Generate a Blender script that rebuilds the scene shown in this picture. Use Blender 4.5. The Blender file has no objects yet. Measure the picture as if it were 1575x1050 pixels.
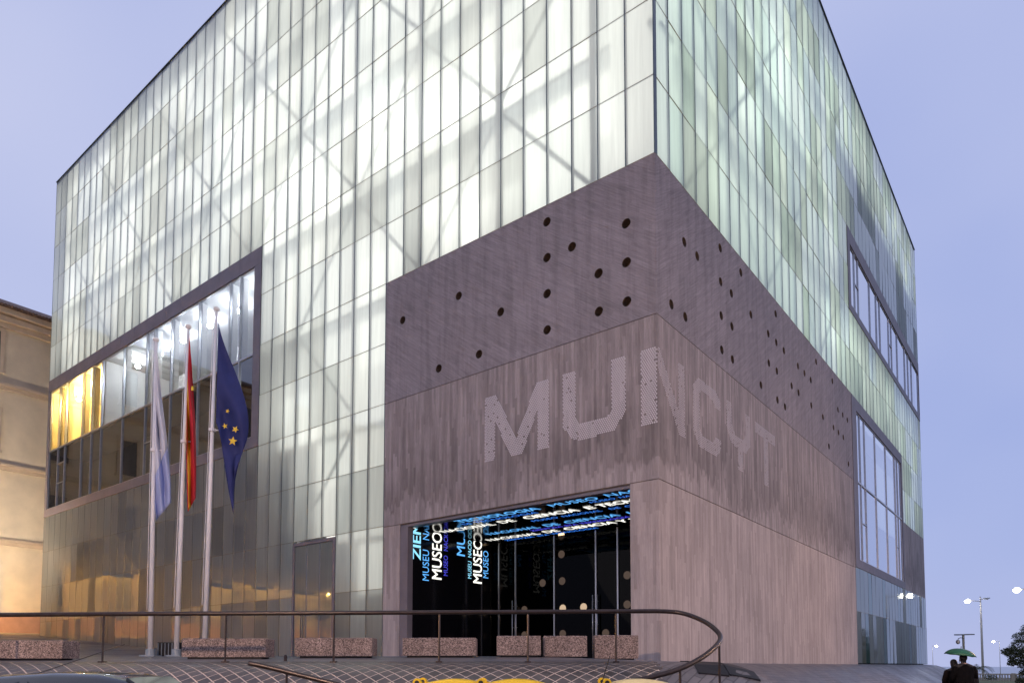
import bpy, math, random
from mathutils import Vector, Matrix, noise
from mathutils.geometry import tessellate_polygon
rad = math.radians
random.seed(7)
sc = bpy.context.scene
COL = sc.collection

# ------------------------------------------------------------------ camera
# photograph is 1575 x 1050; shifted lens, principal point (799.5, 961.1), focal length 1091.4 px
FPX, PPX, PPY = 1091.4, 799.5, 961.1
PIT, YAW = rad(3.222), rad(127.854)
CAM = Vector((9.383, -18.698, 0.0))
FW = Vector((math.cos(YAW)*math.cos(PIT), math.sin(YAW)*math.cos(PIT), math.sin(PIT)))
RT = Vector((math.sin(YAW), -math.cos(YAW), 0))
UP = RT.cross(FW)
cd = bpy.data.cameras.new('camera'); cam = bpy.data.objects.new('camera', cd); COL.objects.link(cam)
cd.sensor_width = 36; cd.lens = FPX/1575*36
cd.shift_x = (787.5-PPX)/1575; cd.shift_y = (PPY-525)/1575
cd.clip_start = 0.1; cd.clip_end = 6000
cam.matrix_world = Matrix(((RT.x, UP.x, -FW.x, CAM.x), (RT.y, UP.y, -FW.y, CAM.y), (RT.z, UP.z, -FW.z, CAM.z), (0, 0, 0, 1)))
sc.camera = cam
def ray(x, y): return FW + RT*((x-PPX)/FPX) - UP*((y-PPY)/FPX)
def on_left(x, y, y0=0.0):
    d = ray(x, y); return CAM + d*((y0-CAM.y)/d.y)
def on_right(x, y, x0=0.0):
    d = ray(x, y); return CAM + d*((x0-CAM.x)/d.x)
def at_depth(x, y, dep): return CAM + ray(x, y)*dep
def to_px(p):
    d = Vector(p)-CAM; z = d.dot(FW); return PPX+FPX*d.dot(RT)/z, PPY-FPX*d.dot(UP)/z, z

# ------------------------------------------------------------------ world: dusk sky, thin even cloud
SUN_EL, SUN_ROT = rad(3.0), rad(200)
w = bpy.data.worlds.new('World'); sc.world = w; w.use_nodes = True
nt = w.node_tree; nt.nodes.clear()
wo = nt.nodes.new('ShaderNodeOutputWorld'); bg = nt.nodes.new('ShaderNodeBackground')
sky = nt.nodes.new('ShaderNodeTexSky'); sky.sky_type = 'NISHITA'; sky.sun_disc = False
sky.sun_elevation = SUN_EL; sky.sun_rotation = SUN_ROT; sky.air_density = 1.2; sky.dust_density = 0.6; sky.ozone_density = 3.0
tc = nt.nodes.new('ShaderNodeTexCoord')
cl = nt.nodes.new('ShaderNodeTexNoise'); cl.inputs['Scale'].default_value = 1.15; cl.inputs['Detail'].default_value = 3.5; cl.inputs['Roughness'].default_value = .45
mp = nt.nodes.new('ShaderNodeMapping'); mp.inputs['Scale'].default_value = (1, 1, 1.5); mp.inputs['Location'].default_value = (2.3, .4, 1.1)
nt.links.new(tc.outputs['Generated'], mp.inputs['Vector']); nt.links.new(mp.outputs[0], cl.inputs['Vector'])
rp = nt.nodes.new('ShaderNodeValToRGB')
SKS = 0.10
rp.color_ramp.elements[0].position = .34; rp.color_ramp.elements[1].position = .68
rp.color_ramp.elements[0].color = (.42/SKS, .50/SKS, .87/SKS, 1)
rp.color_ramp.elements[1].color = (.68/SKS, .72/SKS, .98/SKS, 1)
nt.links.new(cl.outputs['Fac'], rp.inputs['Fac'])
mx = nt.nodes.new('ShaderNodeMix'); mx.data_type = 'RGBA'; mx.inputs['Factor'].default_value = .86; mx.clamp_result = False
nt.links.new(sky.outputs[0], mx.inputs['A']); nt.links.new(rp.outputs[0], mx.inputs['B'])
nt.links.new(mx.outputs['Result'], bg.inputs['Color']); bg.inputs['Strength'].default_value = SKS
nt.links.new(bg.outputs[0], wo.inputs['Surface'])
sd = bpy.data.lights.new('sun', 'SUN'); sd.energy = 0.12; sd.angle = rad(25); sd.color = (1, .86, .76)
so = bpy.data.objects.new('sun', sd); COL.objects.link(so)
so.rotation_euler = Vector((-math.sin(SUN_ROT)*math.cos(rad(12)), -math.cos(SUN_ROT)*math.cos(rad(12)), -math.sin(rad(12)))).to_track_quat('-Z', 'Y').to_euler()
sc.view_settings.view_transform = 'Standard'; sc.view_settings.look = 'None'
sc.view_settings.exposure = 0.0; sc.view_settings.gamma = 1.0; sc.view_settings.use_curve_mapping = False
sc.render.engine = 'CYCLES'; sc.cycles.use_denoising = True
try: sc.cycles.denoiser = 'OPENIMAGEDENOISE'
except Exception: pass
sc.cycles.max_bounces = 10; sc.cycles.transparent_max_bounces = 12; sc.cycles.diffuse_bounces = 5
sc.cycles.sample_clamp_indirect = 6.0; sc.cycles.caustics_reflective = False; sc.cycles.caustics_refractive = False

# ------------------------------------------------------------------ materials
MATS = {}
def srgb(r, g, b):
    f = lambda c: (c/255/12.92) if c/255 <= .04045 else ((c/255+.055)/1.055)**2.4
    return (f(r), f(g), f(b), 1)
class N:
    def __init__(s, name):
        s.m = bpy.data.materials.new(name); s.m.use_nodes = True; s.t = s.m.node_tree; s.t.nodes.clear()
        s.out = s.n('ShaderNodeOutputMaterial'); MATS[name] = s.m
    def n(s, typ, **kw):
        nd = s.t.nodes.new(typ)
        for k, v in kw.items():
            if hasattr(nd, k): setattr(nd, k, v)
            else: nd.inputs[k].default_value = v
        return nd
    def l(s, a, b): s.t.links.new(a, b)
    def pos(s, scale=(1, 1, 1), rot=(0, 0, 0), vec=None):
        if vec is None: vec = s.n('ShaderNodeNewGeometry').outputs['Position']
        m = s.n('ShaderNodeMapping'); m.inputs['Scale'].default_value = scale; m.inputs['Rotation'].default_value = rot
        s.l(vec, m.inputs['Vector']); return m.outputs[0]
    def noise(s, vec, scale=1, detail=4, rough=.55):
        t = s.n('ShaderNodeTexNoise'); t.inputs['Scale'].default_value = scale; t.inputs['Detail'].default_value = detail; t.inputs['Roughness'].default_value = rough
        s.l(vec, t.inputs['Vector']); return t.outputs['Fac']
    def ramp(s, fac, *els):
        r = s.n('ShaderNodeValToRGB'); cr = r.color_ramp
        while len(cr.elements) < len(els): cr.elements.new(.5)
        for e, (p, c) in zip(cr.elements, els):
            e.position = p; e.color = c if hasattr(c, '__len__') else (c, c, c, 1)
        s.l(fac, r.inputs['Fac']); return r.outputs['Color']
    def mix(s, a, b, fac, mode='MIX'):
        m = s.n('ShaderNodeMix', data_type='RGBA', blend_type=mode)
        for k, v in (('A', a), ('B', b), ('Factor', fac)):
            sock = [i for i in m.inputs if i.name == k and i.enabled][0]
            if hasattr(v, 'links'): s.l(v, sock)
            elif k == 'Factor': sock.default_value = v
            else: sock.default_value = v if hasattr(v, '__len__') else (v, v, v, 1)
        return [o for o in m.outputs if o.enabled][0]
    def math(s, op, a, b=0.0, c=None):
        m = s.n('ShaderNodeMath', operation=op)
        for i, v in enumerate((a, b) if c is None else (a, b, c)):
            if hasattr(v, 'links'): s.l(v, m.inputs[i])
            else: m.inputs[i].default_value = v
        return m.outputs[0]
    def bump(s, h, strength=.3, dist=.02):
        b = s.n('ShaderNodeBump'); b.inputs['Strength'].default_value = strength; b.inputs['Distance'].default_value = dist
        s.l(h, b.inputs['Height']); return b.outputs[0]
    def principled(s, color, rough=.6, metal=0, normal=None, spec=.5, emis=None, es=0, coat=0):
        p = s.n('ShaderNodeBsdfPrincipled')
        for k, v in (('Base Color', color), ('Roughness', rough), ('Metallic', metal), ('Specular IOR Level', spec)):
            if hasattr(v, 'links'): s.l(v, p.inputs[k])
            else: p.inputs[k].default_value = v
        p.inputs['Coat Weight'].default_value = coat
        if normal is not None: s.l(normal, p.inputs['Normal'])
        if emis is not None: p.inputs['Emission Color'].default_value = emis; p.inputs['Emission Strength'].default_value = es
        s.l(p.outputs[0], s.out.inputs['Surface']); return p

def simple(name, col, rough=.6, metal=0, var=.12, scale=6, bump=0.0, spec=.5, coat=0):
    m = N(name); v = m.pos(); f = m.noise(v, scale, 5)
    a = tuple(c*(1-var) for c in col[:3])+(1,); b = tuple(min(1, c*(1+var)) for c in col[:3])+(1,)
    c = m.ramp(f, (.3, a), (.7, b))
    m.principled(c, rough, metal, m.bump(f, bump, .01) if bump else None, spec, coat=coat)
    return m.m
def emit(name, col, s):
    m = N(name); e = m.n('ShaderNodeEmission'); e.inputs['Color'].default_value = col; e.inputs['Strength'].default_value = s
    m.l(e.outputs[0], m.out.inputs['Surface']); return m.m

def concrete(name, lo, hi, diag=False, stain=.5, ragged=False):
    m = N(name)
    g = m.n('ShaderNodeNewGeometry').outputs['Position']
    sp = m.n('ShaderNodeSeparateXYZ'); m.l(g, sp.inputs[0])
    u = m.math('SUBTRACT', sp.outputs['X'], sp.outputs['Y'])
    cb = m.n('ShaderNodeCombineXYZ'); m.l(u, cb.inputs['X']); m.l(sp.outputs['Z'], cb.inputs['Y'])
    uv = cb.outputs[0]
    if diag:
        rot = m.n('ShaderNodeMapping'); rot.inputs['Rotation'].default_value = (0, 0, rad(-54)); m.l(uv, rot.inputs['Vector']); buv = rot.outputs[0]
    else: buv = uv
    # boards 0.1 m wide, random lengths
    s2 = m.n('ShaderNodeSeparateXYZ'); m.l(buv, s2.inputs[0])
    bi = m.math('FLOOR', m.math('MULTIPLY', s2.outputs['X'], 9.5 if not diag else 7.5))
    wn = m.n('ShaderNodeTexWhiteNoise', noise_dimensions='1D'); m.l(bi, wn.inputs['W'])
    li = m.math('FLOOR', m.math('ADD', m.math('MULTIPLY', s2.outputs['Y'], .62), m.math('MULTIPLY', wn.outputs['Value'], 7.3)))
    cb2 = m.n('ShaderNodeCombineXYZ'); m.l(bi, cb2.inputs['X']); m.l(li, cb2.inputs['Y'])
    w2 = m.n('ShaderNodeTexWhiteNoise', noise_dimensions='2D'); m.l(cb2.outputs[0], w2.inputs['Vector'])
    board = w2.outputs['Value']
    grain = m.noise(m.pos((26, 1.1, 1), vec=buv), 1, 6, .65)
    fine = m.noise(m.pos((90, 5, 1), vec=buv), 1, 4, .6)
    drip = m.noise(m.pos((3.2, .28, 1), vec=uv), 1, 5, .6)
    big = m.noise(m.pos((.35, .3, 1), vec=uv), 1, 4, .55)
    pit = m.noise(uv, 42, 2, .5)
    c = m.ramp(grain, (.28, lo), (.72, hi))
    c = m.mix(c, m.ramp(board, (0, .76), (1, 1.10)), .8 if not diag else .4, 'MULTIPLY')
    c = m.mix(c, m.ramp(fine, (.3, .80), (.7, 1.08)), .85, 'MULTIPLY')
    c = m.mix(c, m.ramp(drip, (.40, .58), (.56, 1.0)), stain, 'MULTIPLY')
    c = m.mix(c, m.ramp(big, (.35, .80), (.62, 1.05)), .7, 'MULTIPLY')
    c = m.mix(c, m.ramp(pit, (.24, .45), (.29, 1.0)), .8, 'MULTIPLY')
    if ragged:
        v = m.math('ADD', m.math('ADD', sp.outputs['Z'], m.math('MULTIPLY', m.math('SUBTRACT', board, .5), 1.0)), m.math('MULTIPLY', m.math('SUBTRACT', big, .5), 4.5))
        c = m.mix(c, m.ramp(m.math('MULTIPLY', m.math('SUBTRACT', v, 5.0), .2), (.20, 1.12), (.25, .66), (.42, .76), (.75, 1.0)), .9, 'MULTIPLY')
    h = m.math('ADD', m.math('MULTIPLY', board, .55 if not diag else .25), m.math('ADD', m.math('MULTIPLY', grain, .5), m.math('MULTIPLY', fine, .25)))
    m.principled(c, m.ramp(big, (.3, .72), (.7, .88)), 0, m.bump(h, .55, .012), .35)
    return m.m
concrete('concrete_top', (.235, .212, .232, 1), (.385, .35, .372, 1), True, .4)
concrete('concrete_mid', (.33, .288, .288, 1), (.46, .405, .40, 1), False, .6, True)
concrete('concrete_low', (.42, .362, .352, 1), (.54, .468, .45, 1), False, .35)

def cladding_glass(name, tint_a, tint_b, diff, seethru, r0, r1):
    m = N(name)
    at = m.n('ShaderNodeAttribute', attribute_name='rnd'); rn = at.outputs['Fac']
    at2 = m.n('ShaderNodeAttribute', attribute_name='rnd2'); rn2 = at2.outputs['Fac']
    uvp = m.pos((7, 7, .35)); streak = m.noise(uvp, 1, 4, .6)
    col = m.ramp(rn, (0, tint_a), (1, tint_b))
    col = m.mix(col, m.ramp(rn2, (.28, .76), (.31, 1.0)), 1.0, 'MULTIPLY')
    col = m.mix(col, m.ramp(streak, (.25, .82), (.75, 1.06)), .7, 'MULTIPLY')
    tr = m.n('ShaderNodeBsdfTranslucent'); m.l(col, tr.inputs['Color'])
    rf = m.n('ShaderNodeBsdfRefraction'); rf.inputs['IOR'].default_value = 1.22; rf.inputs['Roughness'].default_value = .5; m.l(col, rf.inputs['Color'])
    df = m.n('ShaderNodeBsdfDiffuse'); m.l(col, df.inputs['Color'])
    ms1 = m.n('ShaderNodeMixShader'); m.l(m.math('MULTIPLY', m.ramp(rn2, (.0, .35), (1, 1.3)), seethru), ms1.inputs[0]); m.l(tr.outputs[0], ms1.inputs[1]); m.l(rf.outputs[0], ms1.inputs[2])
    ms2 = m.n('ShaderNodeMixShader'); ms2.inputs[0].default_value = diff; m.l(ms1.outputs[0], ms2.inputs[1]); m.l(df.outputs[0], ms2.inputs[2])
    gl = m.n('ShaderNodeBsdfGlossy'); gl.inputs['Color'].default_value = (.9, .95, .95, 1)
    m.l(m.ramp(rn2, (.44, r1), (.50, r0)), gl.inputs['Roughness'])
    fr = m.n('ShaderNodeFresnel'); fr.inputs['IOR'].default_value = 1.65
    ms3 = m.n('ShaderNodeMixShader'); m.l(m.math('MULTIPLY', fr.outputs[0], m.ramp(rn2, (.44, .38), (.50, 1.0))), ms3.inputs[0]); m.l(ms2.outputs[0], ms3.inputs[1]); m.l(gl.outputs[0], ms3.inputs[2])
    m.l(ms3.outputs[0], m.out.inputs['Surface']); return m.m
cladding_glass('glass_left', (.73, .765, .735, 1), (.87, .895, .86, 1), .18, .42, .03, .30)
cladding_glass('glass_right', (.565, .705, .625, 1), (.75, .86, .78, 1), .15, .42, .03, .32)
cladding_glass('glass_teal', (.10, .24, .22, 1), (.16, .33, .30, 1), .25, .3, .05, .12)
def clear_glass(name, tint, ior=1.5, rough=0.0, trans=.92, mirror=None):
    m = N(name)
    t = m.n('ShaderNodeBsdfTransparent'); t.inputs['Color'].default_value = tuple(c*trans for c in tint[:3])+(1,)
    g = m.n('ShaderNodeBsdfGlossy'); g.inputs['Roughness'].default_value = rough
    f = m.n('ShaderNodeFresnel'); f.inputs['IOR'].default_value = ior
    s = m.n('ShaderNodeMixShader'); m.l(f.outputs[0], s.inputs[0])
    if mirror: s.inputs[0].links and m.t.links.remove(s.inputs[0].links[0]); s.inputs[0].default_value = mirror; g.inputs['Color'].default_value = (.94, .96, 1, 1)
    m.l(t.outputs[0], s.inputs[1]); m.l(g.outputs[0], s.inputs[2])
    m.l(s.outputs[0], m.out.inputs['Surface']); return m.m
clear_glass('window_glass', (.93, .97, 1.0), 2.6)
clear_glass('window_glass_blue', (.45, .52, .62), 1.5, mirror=.84)
clear_glass('entrance_glass', (.13, .13, .15), 1.16)
clear_glass('door_glass', (.55, .56, .50), 1.6, .05)

simple('steel_dark', (.085, .11, .13, 1), .42, .6, .15, 3)
simple('steel_line', (.30, .26, .17, 1), .5, .5, .2, 3)
simple('zinc_frame', (.165, .15, .175, 1), .55, .1, .14, 1.3, .05)
simple('aluminium', (.42, .43, .46, 1), .35, .8, .08, 4)
simple('white_wall', (.80, .80, .78, 1), .8, 0, .03, 1)
simple('white_steel', (.62, .66, .70, 1), .5, .1, .06, 2)
simple('grey_steel', (.22, .26, .30, 1), .5, .2, .1, 2)
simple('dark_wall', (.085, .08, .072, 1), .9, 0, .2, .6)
simple('room_floor', (.25, .22, .19, 1), .5, 0, .1, 1)
simple('warm_wall', (.84, .72, .46, 1), .8, 0, .04, 1)
simple('black_gloss', (.006, .006, .008, 1), .10, 0, .1, 2, 0, .5)
simple('black_matt', (.008, .008, .011, 1), .5, 0, .2, 2, 0, .3)
simple('hole_lining', (.12, .09, .07, 1), .55, .2, .3, 12)
simple('letter_dot', (.62, .58, .60, 1), .5, .1, .05, 3)
simple('rail_brown', (.035, .024, .022, 1), .34, .4, .25, 9, .05)
simple('pole_white', (.74, .74, .76, 1), .4, 0, .04, 3)
simple('roof_grey', (.2, .2, .2, 1), .8, 0, .1, 1)
simple('cloth_white', (.62, .64, .72, 1), .8, 0, .05, 2)
simple('cloth_paleblue', (.36, .42, .68, 1), .8, 0, .08, 2)
simple('cloth_red', (.45, .012, .022, 1), .8, 0, .10, 2)
simple('cloth_yellow', (.72, .40, .02, 1), .8, 0, .08, 2)
simple('cloth_blue', (.014, .022, .125, 1), .75, 0, .15, 3)
simple('star_yellow', (.75, .52, .04, 1), .7, 0, .05, 2)
simple('stucco', (.70, .58, .41, 1), .9, 0, .10, .7, .1)
simple('stucco_trim', (.58, .455, .32, 1), .85, 0, .10, 1.5, .1)
simple('stucco_plinth', (.42, .24, .17, 1), .85, 0, .15, 1.2, .1)
simple('roof_tile', (.16, .10, .075, 1), .8, 0, .3, 3, .2)
simple('shutter', (.10, .09, .085, 1), .6, 0, .15, 3)
simple('yellow_plastic', (.70, .46, .012, 1), .38, 0, .08, 3)
simple('pale_plastic', (.66, .56, .28, 1), .45, 0, .10, 3)
simple('black_plastic', (.012, .012, .013, 1), .5, 0, .2, 5)
simple('car_paint', (.008, .010, .014, 1), .18, .2, .1, 2, 0, .6, .9)
simple('car_paint_b', (.05, .052, .06, 1), .22, .3, .1, 2, 0, .6, .8)
simple('car_glass', (.006, .008, .010, 1), .05, 0, .1, 2, 0, .7)
simple('rubber', (.012, .012, .012, 1), .85, 0, .2, 6)
simple('lens_red', (.3, .01, .01, 1), .15, 0, .1, 4)
simple('lens_white', (.6, .6, .6, 1), .1, 0, .05, 4)
simple('umbrella_green', (.006, .075, .038, 1), .55, 0, .15, 5)
simple('coat_black', (.004, .004, .005, 1), .95, 0, .3, 9, .2, .08)
simple('coat_brown', (.010, .007, .007, 1), .95, 0, .3, 9, .2, .08)
simple('trousers', (.015, .016, .022, 1), .85, 0, .2, 9)
simple('skin', (.36, .20, .14, 1), .55, 0, .06, 8)
simple('hair', (.012, .009, .008, 1), .6, 0, .3, 20)
simple('scarf', (.35, .25, .24, 1), .9, 0, .2, 14)
simple('balustrade_stone', (.46, .40, .32, 1), .9, 0, .15, 3, .1)
simple('bark', (.07, .05, .04, 1), .9, 0, .3, 8, .3)
simple('pine_leaf', (.045, .062, .022, 1), .75, 0, .45, 1.2)
simple('palm_leaf', (.05, .065, .03, 1), .6, 0, .25, 2)
simple('grass', (.11, .12, .045, 1), .9, 0, .3, 2, .2)
simple('lamp_pole_paint', (.66, .64, .60, 1), .5, 0, .05, 2)
simple('joint_mortar', (.46, .39, .33, 1), .75, 0, .15, 6)
simple('blue_mat', (.03, .06, .16, 1), .6, 0, .2, 6)
for i_, v_ in enumerate((.78, 1.05, 1.4, 2.1)):
    emit('glow_left_%d' % i_, (1.0, .99, .92, 1), v_*1.5); emit('glow_right_%d' % i_, (.99, 1.0, .88, 1), v_*1.25)
emit('tube_room', (.92, .95, 1.0, 1), 210)
emit('tube_warm', (1.0, .66, .22, 1), 1100)
emit('sodium', (1.0, .54, .12, 1), 8000)  # tubes of the assumed wall lamps on the cream building
emit('added_sodium_front', (1.0, .66, .46, 1), 2100)  # added unseen lamp opposite the entrance
emit('added_sodium_side', (1.0, .64, .41, 1), 800)  # added unseen lamps along the right front
emit('flood_warm', (1.0, .85, .68, 1), 800)
emit('lamp_white', (1.0, .93, .80, 1), 40)
emit('led_white', (1.0, .97, .88, 1), 1.5)
emit('led_sky', (.13, .47, 1.0, 1), 1.15)
emit('led_blue', (.05, .25, 1.0, 1), .95)
emit('led_indigo', (.10, .10, .95, 1), .8)
emit('led_cyan', (.30, .75, 1.0, 1), 1.2)
emit('porthole_glow', (1.0, .72, .36, 1), 45)
emit('porthole_dim', (.95, .66, .38, 1), 6.5)

def granite():
    m = N('granite'); v = m.pos()
    vo = m.n('ShaderNodeTexVoronoi'); vo.inputs['Scale'].default_value = 55; m.l(v, vo.inputs['Vector'])
    sp = m.n('ShaderNodeSeparateXYZ'); m.l(vo.outputs['Color'], sp.inputs[0])
    c = m.ramp(sp.outputs['X'], (0, (.05, .04, .038, 1)), (.3, (.15, .11, .10, 1)), (.6, (.25, .185, .165, 1)), (1, (.42, .33, .30, 1)))
    st = m.noise(m.pos((3, 3, .5)), 1, 4)
    c = m.mix(c, m.ramp(st, (.35, .72), (.62, 1.05)), .8, 'MULTIPLY')
    m.principled(c, .75, 0, m.bump(m.noise(v, 70, 3), .3, .006), .4)
granite()
def paving():
    m = N('paving'); v = m.pos()
    b = m.n('ShaderNodeTexBrick'); b.inputs['Scale'].default_value = 1.0; b.inputs['Mortar Size'].default_value = .012
    b.inputs['Brick Width'].default_value = .60; b.inputs['Row Height'].default_value = .16; b.inputs['Mortar Smooth'].default_value = .2
    b.inputs['Color1'].default_value = (.085, .082, .092, 1); b.inputs['Color2'].default_value = (.15, .142, .15, 1); b.inputs['Mortar'].default_value = (.045, .042, .045, 1)
    m.l(m.pos((1, 1, 1), (0, 0, rad(90))), b.inputs['Vector'])
    n1 = m.noise(v, .5, 5); n2 = m.noise(v, 14, 4)
    c = m.mix(b.outputs['Color'], m.ramp(n1, (.3, .72), (.7, 1.15)), .8, 'MULTIPLY')
    c = m.mix(c, m.ramp(n2, (.3, .8), (.7, 1.15)), .6, 'MULTIPLY')
    h = m.math('ADD', m.math('MULTIPLY', b.outputs['Fac'], -1.0), m.math('MULTIPLY', n2, .3))
    m.principled(c, m.ramp(n1, (.35, .30), (.65, .52)), 0, m.bump(h, .4, .012), .5)
paving()
def slate():
    m = N('slate'); v = m.pos(); oi = m.n('ShaderNodeObjectInfo')
    n1 = m.noise(v, 5, 5); n2 = m.noise(v, 30, 4)
    c = m.ramp(n1, (.3, (.038, .035, .036, 1)), (.7, (.085, .074, .070, 1)))
    c = m.mix(c, m.ramp(oi.outputs['Random'], (0, .75), (1, 1.25)), .8, 'MULTIPLY')
    m.principled(c, m.ramp(n1, (.3, .28), (.7, .5)), 0, m.bump(n2, .35, .006), .5)
slate()
def asphalt():
    m = N('asphalt'); v = m.pos(); n1 = m.noise(v, .6, 5); n2 = m.noise(v, 60, 3)
    c = m.ramp(n1, (.3, (.04, .04, .042, 1)), (.7, (.062, .06, .06, 1)))
    m.principled(c, m.ramp(n1, (.4, .35), (.6, .7)), 0, m.bump(n2, .4, .01), .5)
asphalt()
def terrain():
    m = N('terrain'); v = m.pos(); n1 = m.noise(v, .05, 6)
    m.principled(m.ramp(n1, (.35, (.07, .075, .05, 1)), (.65, (.14, .125, .105, 1))), .9)
terrain()
def water():
    m = N('sea_water'); v = m.pos((.02, .05, 1)); n1 = m.noise(v, 1, 6)
    m.principled((.05, .08, .13, 1), .18, 0, m.bump(n1, .25, 1.0), .5)
water()

# ------------------------------------------------------------------ helpers
class MB:
    def __init__(s): s.v = []; s.f = []; s.a = None
    def quad(s, *p):
        b = len(s.v); s.v += [tuple(q) for q in p]; s.f.append(tuple(range(b, b+len(p)))); return s
    def hexa(s, p):            # 8 points: bottom 4 (ccw), top 4
        b = len(s.v); s.v += [tuple(q) for q in p]
        for q in ((3, 2, 1, 0), (4, 5, 6, 7), (0, 1, 5, 4), (1, 2, 6, 5), (2, 3, 7, 6), (3, 0, 4, 7)): s.f.append(tuple(b+i for i in q))
        return s
    def box(s, x0, x1, y0, y1, z0, z1):
        return s.hexa([(x0, y0, z0), (x1, y0, z0), (x1, y1, z0), (x0, y1, z0), (x0, y0, z1), (x1, y0, z1), (x1, y1, z1), (x0, y1, z1)])
    def obox(s, c, ax, ay, hx, hy, z0, z1):   # oriented box in plan
        c = Vector(c); ax = Vector(ax); ay = Vector(ay)
        q = [c-ax*hx-ay*hy, c+ax*hx-ay*hy, c+ax*hx+ay*hy, c-ax*hx+ay*hy]
        return s.hexa([(p.x, p.y, z0) for p in q]+[(p.x, p.y, z1) for p in q])
    def tube(s, pts, r, n=8, cap=True):
        pts = [Vector(p) for p in pts]; rr = r if hasattr(r, '__len__') else [r]*len(pts); b0 = len(s.v)
        prev = None
        for i, p in enumerate(pts):
            t = (pts[min(i+1, len(pts)-1)]-pts[max(i-1, 0)]).normalized()
            if prev is None:
                a = t.orthogonal().normalized()
                if abs(t.z) > .9: a = Vector((1, 0, 0))
            else: a = (prev-t*prev.dot(t)).normalized()
            a = (a-t*a.dot(t)).normalized(); prev = a; c = t.cross(a)
            for k in range(n):
                an = 2*math.pi*k/n; q = p+a*(math.cos(an)*rr[i])+c*(math.sin(an)*rr[i]); s.v.append(tuple(q))
        for i in range(len(pts)-1):
            for k in range(n):
                s.f.append((b0+i*n+k, b0+i*n+(k+1) % n, b0+(i+1)*n+(k+1) % n, b0+(i+1)*n+k))
        if cap:
            s.f.append(tuple(b0+k for k in reversed(range(n)))); e = b0+(len(pts)-1)*n; s.f.append(tuple(e+k for k in range(n)))
        return s
    def ball(s, c, r, n=12, m=8, sz=None):
        sz = sz or (r, r, r); b = len(s.v); c = Vector(c)
        s.v.append((c.x, c.y, c.z-sz[2]))
        for j in range(1, m):
            ph = -math.pi/2+math.pi*j/m
            for k in range(n):
                th = 2*math.pi*k/n; s.v.append((c.x+sz[0]*math.cos(ph)*math.cos(th), c.y+sz[1]*math.cos(ph)*math.sin(th), c.z+sz[2]*math.sin(ph)))
        s.v.append((c.x, c.y, c.z+sz[2])); t = len(s.v)-1
        for k in range(n):
            s.f.append((b, b+1+(k+1) % n, b+1+k)); s.f.append((t, b+1+(m-2)*n+k, b+1+(m-2)*n+(k+1) % n))
        for j in range(m-2):
            for k in range(n):
                a = b+1+j*n; s.f.append((a+k, a+(k+1) % n, a+n+(k+1) % n, a+n+k))
        return s
    def loft(s, rings, cap=True):
        b = len(s.v); n = len(rings[0])
        for r in rings: s.v += [tuple(p) for p in r]
        for i in range(len(rings)-1):
            for k in range(n): s.f.append((b+i*n+k, b+i*n+(k+1) % n, b+(i+1)*n+(k+1) % n, b+(i+1)*n+k))
        if cap: s.f.append(tuple(b+k for k in reversed(range(n)))); s.f.append(tuple(b+(len(rings)-1)*n+k for k in range(n)))
        return s
    def build(s, name, mat, parent=None, smooth=False, attrs=None):
        me = bpy.data.meshes.new(name); me.from_pydata(s.v, [], s.f)
        me.materials.append(MATS[mat])
        if smooth: me.polygons.foreach_set('use_smooth', [True]*len(me.polygons))
        if attrs:
            for k, vals in attrs.items():
                a = me.attributes.new(k, 'FLOAT', 'FACE'); a.data.foreach_set('value', vals)
        me.update()
        o = bpy.data.objects.new(name, me); COL.objects.link(o)
        if parent is not None: o.parent = parent
        return o
def empty(name, label, cat, group=None, loc=(0, 0, 0), rz=0):
    o = bpy.data.objects.new(name, None); COL.objects.link(o); o.empty_display_size = .3
    o.location = loc; o.rotation_euler = (0, 0, rz)
    return tag(o, label, cat, group)
def tag(o, label, cat, group=None):
    o['label'] = label; o['category'] = cat
    if group: o['group'] = group
    return o
def struct(o): o['kind'] = 'structure'; return o
def stuff(o): o['kind'] = 'stuff'; return o
def copy_tree(o, parent=None, matrix=None):
    c = o.copy(); COL.objects.link(c); c.parent = parent
    for ch in o.children: copy_tree(ch, c)
    return c
import bmesh
def text_mesh(name, body, mat, mtx, size, parent, bold=0.0, width=1.0, clip=None):
    cu = bpy.data.curves.new('text_curve', 'FONT'); cu.body = body; cu.size = size; cu.resolution_u = 3
    ob = bpy.data.objects.new('text_curve', cu); COL.objects.link(ob)
    dg = bpy.context.evaluated_depsgraph_get(); me = bpy.data.meshes.new_from_object(ob.evaluated_get(dg))
    bpy.data.objects.remove(ob); bpy.data.curves.remove(cu)
    mxx = max(v.co.x for v in me.vertices); sx = width/mxx
    me.transform(mtx @ Matrix.Diagonal((sx, 1, 1, 1)))
    bm = bmesh.new(); bm.from_mesh(me)
    if bold > .005:
        src = bm.verts[:]+bm.edges[:]+bm.faces[:]
        for q_ in (1, 2, 3):
            ge = bmesh.ops.duplicate(bm, geom=src)['geom']; off = mtx.to_3x3() @ Vector((bold*.9*q_ if q_ < 3 else bold, bold*.8 if q_ == 3 else 0, .0012*q_))
            bmesh.ops.translate(bm, verts=[g for g in ge if isinstance(g, bmesh.types.BMVert)], vec=off)
    if clip:
        for co, no in clip: bmesh.ops.bisect_plane(bm, geom=bm.verts[:]+bm.edges[:]+bm.faces[:], plane_co=co, plane_no=no, clear_outer=True)
    bm.to_mesh(me); bm.free()
    if not me.vertices: return None
    me.materials.clear(); me.materials.append(MATS[mat]); me.name = name
    o = bpy.data.objects.new(name, me); COL.objects.link(o); o.parent = parent
    return o
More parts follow.
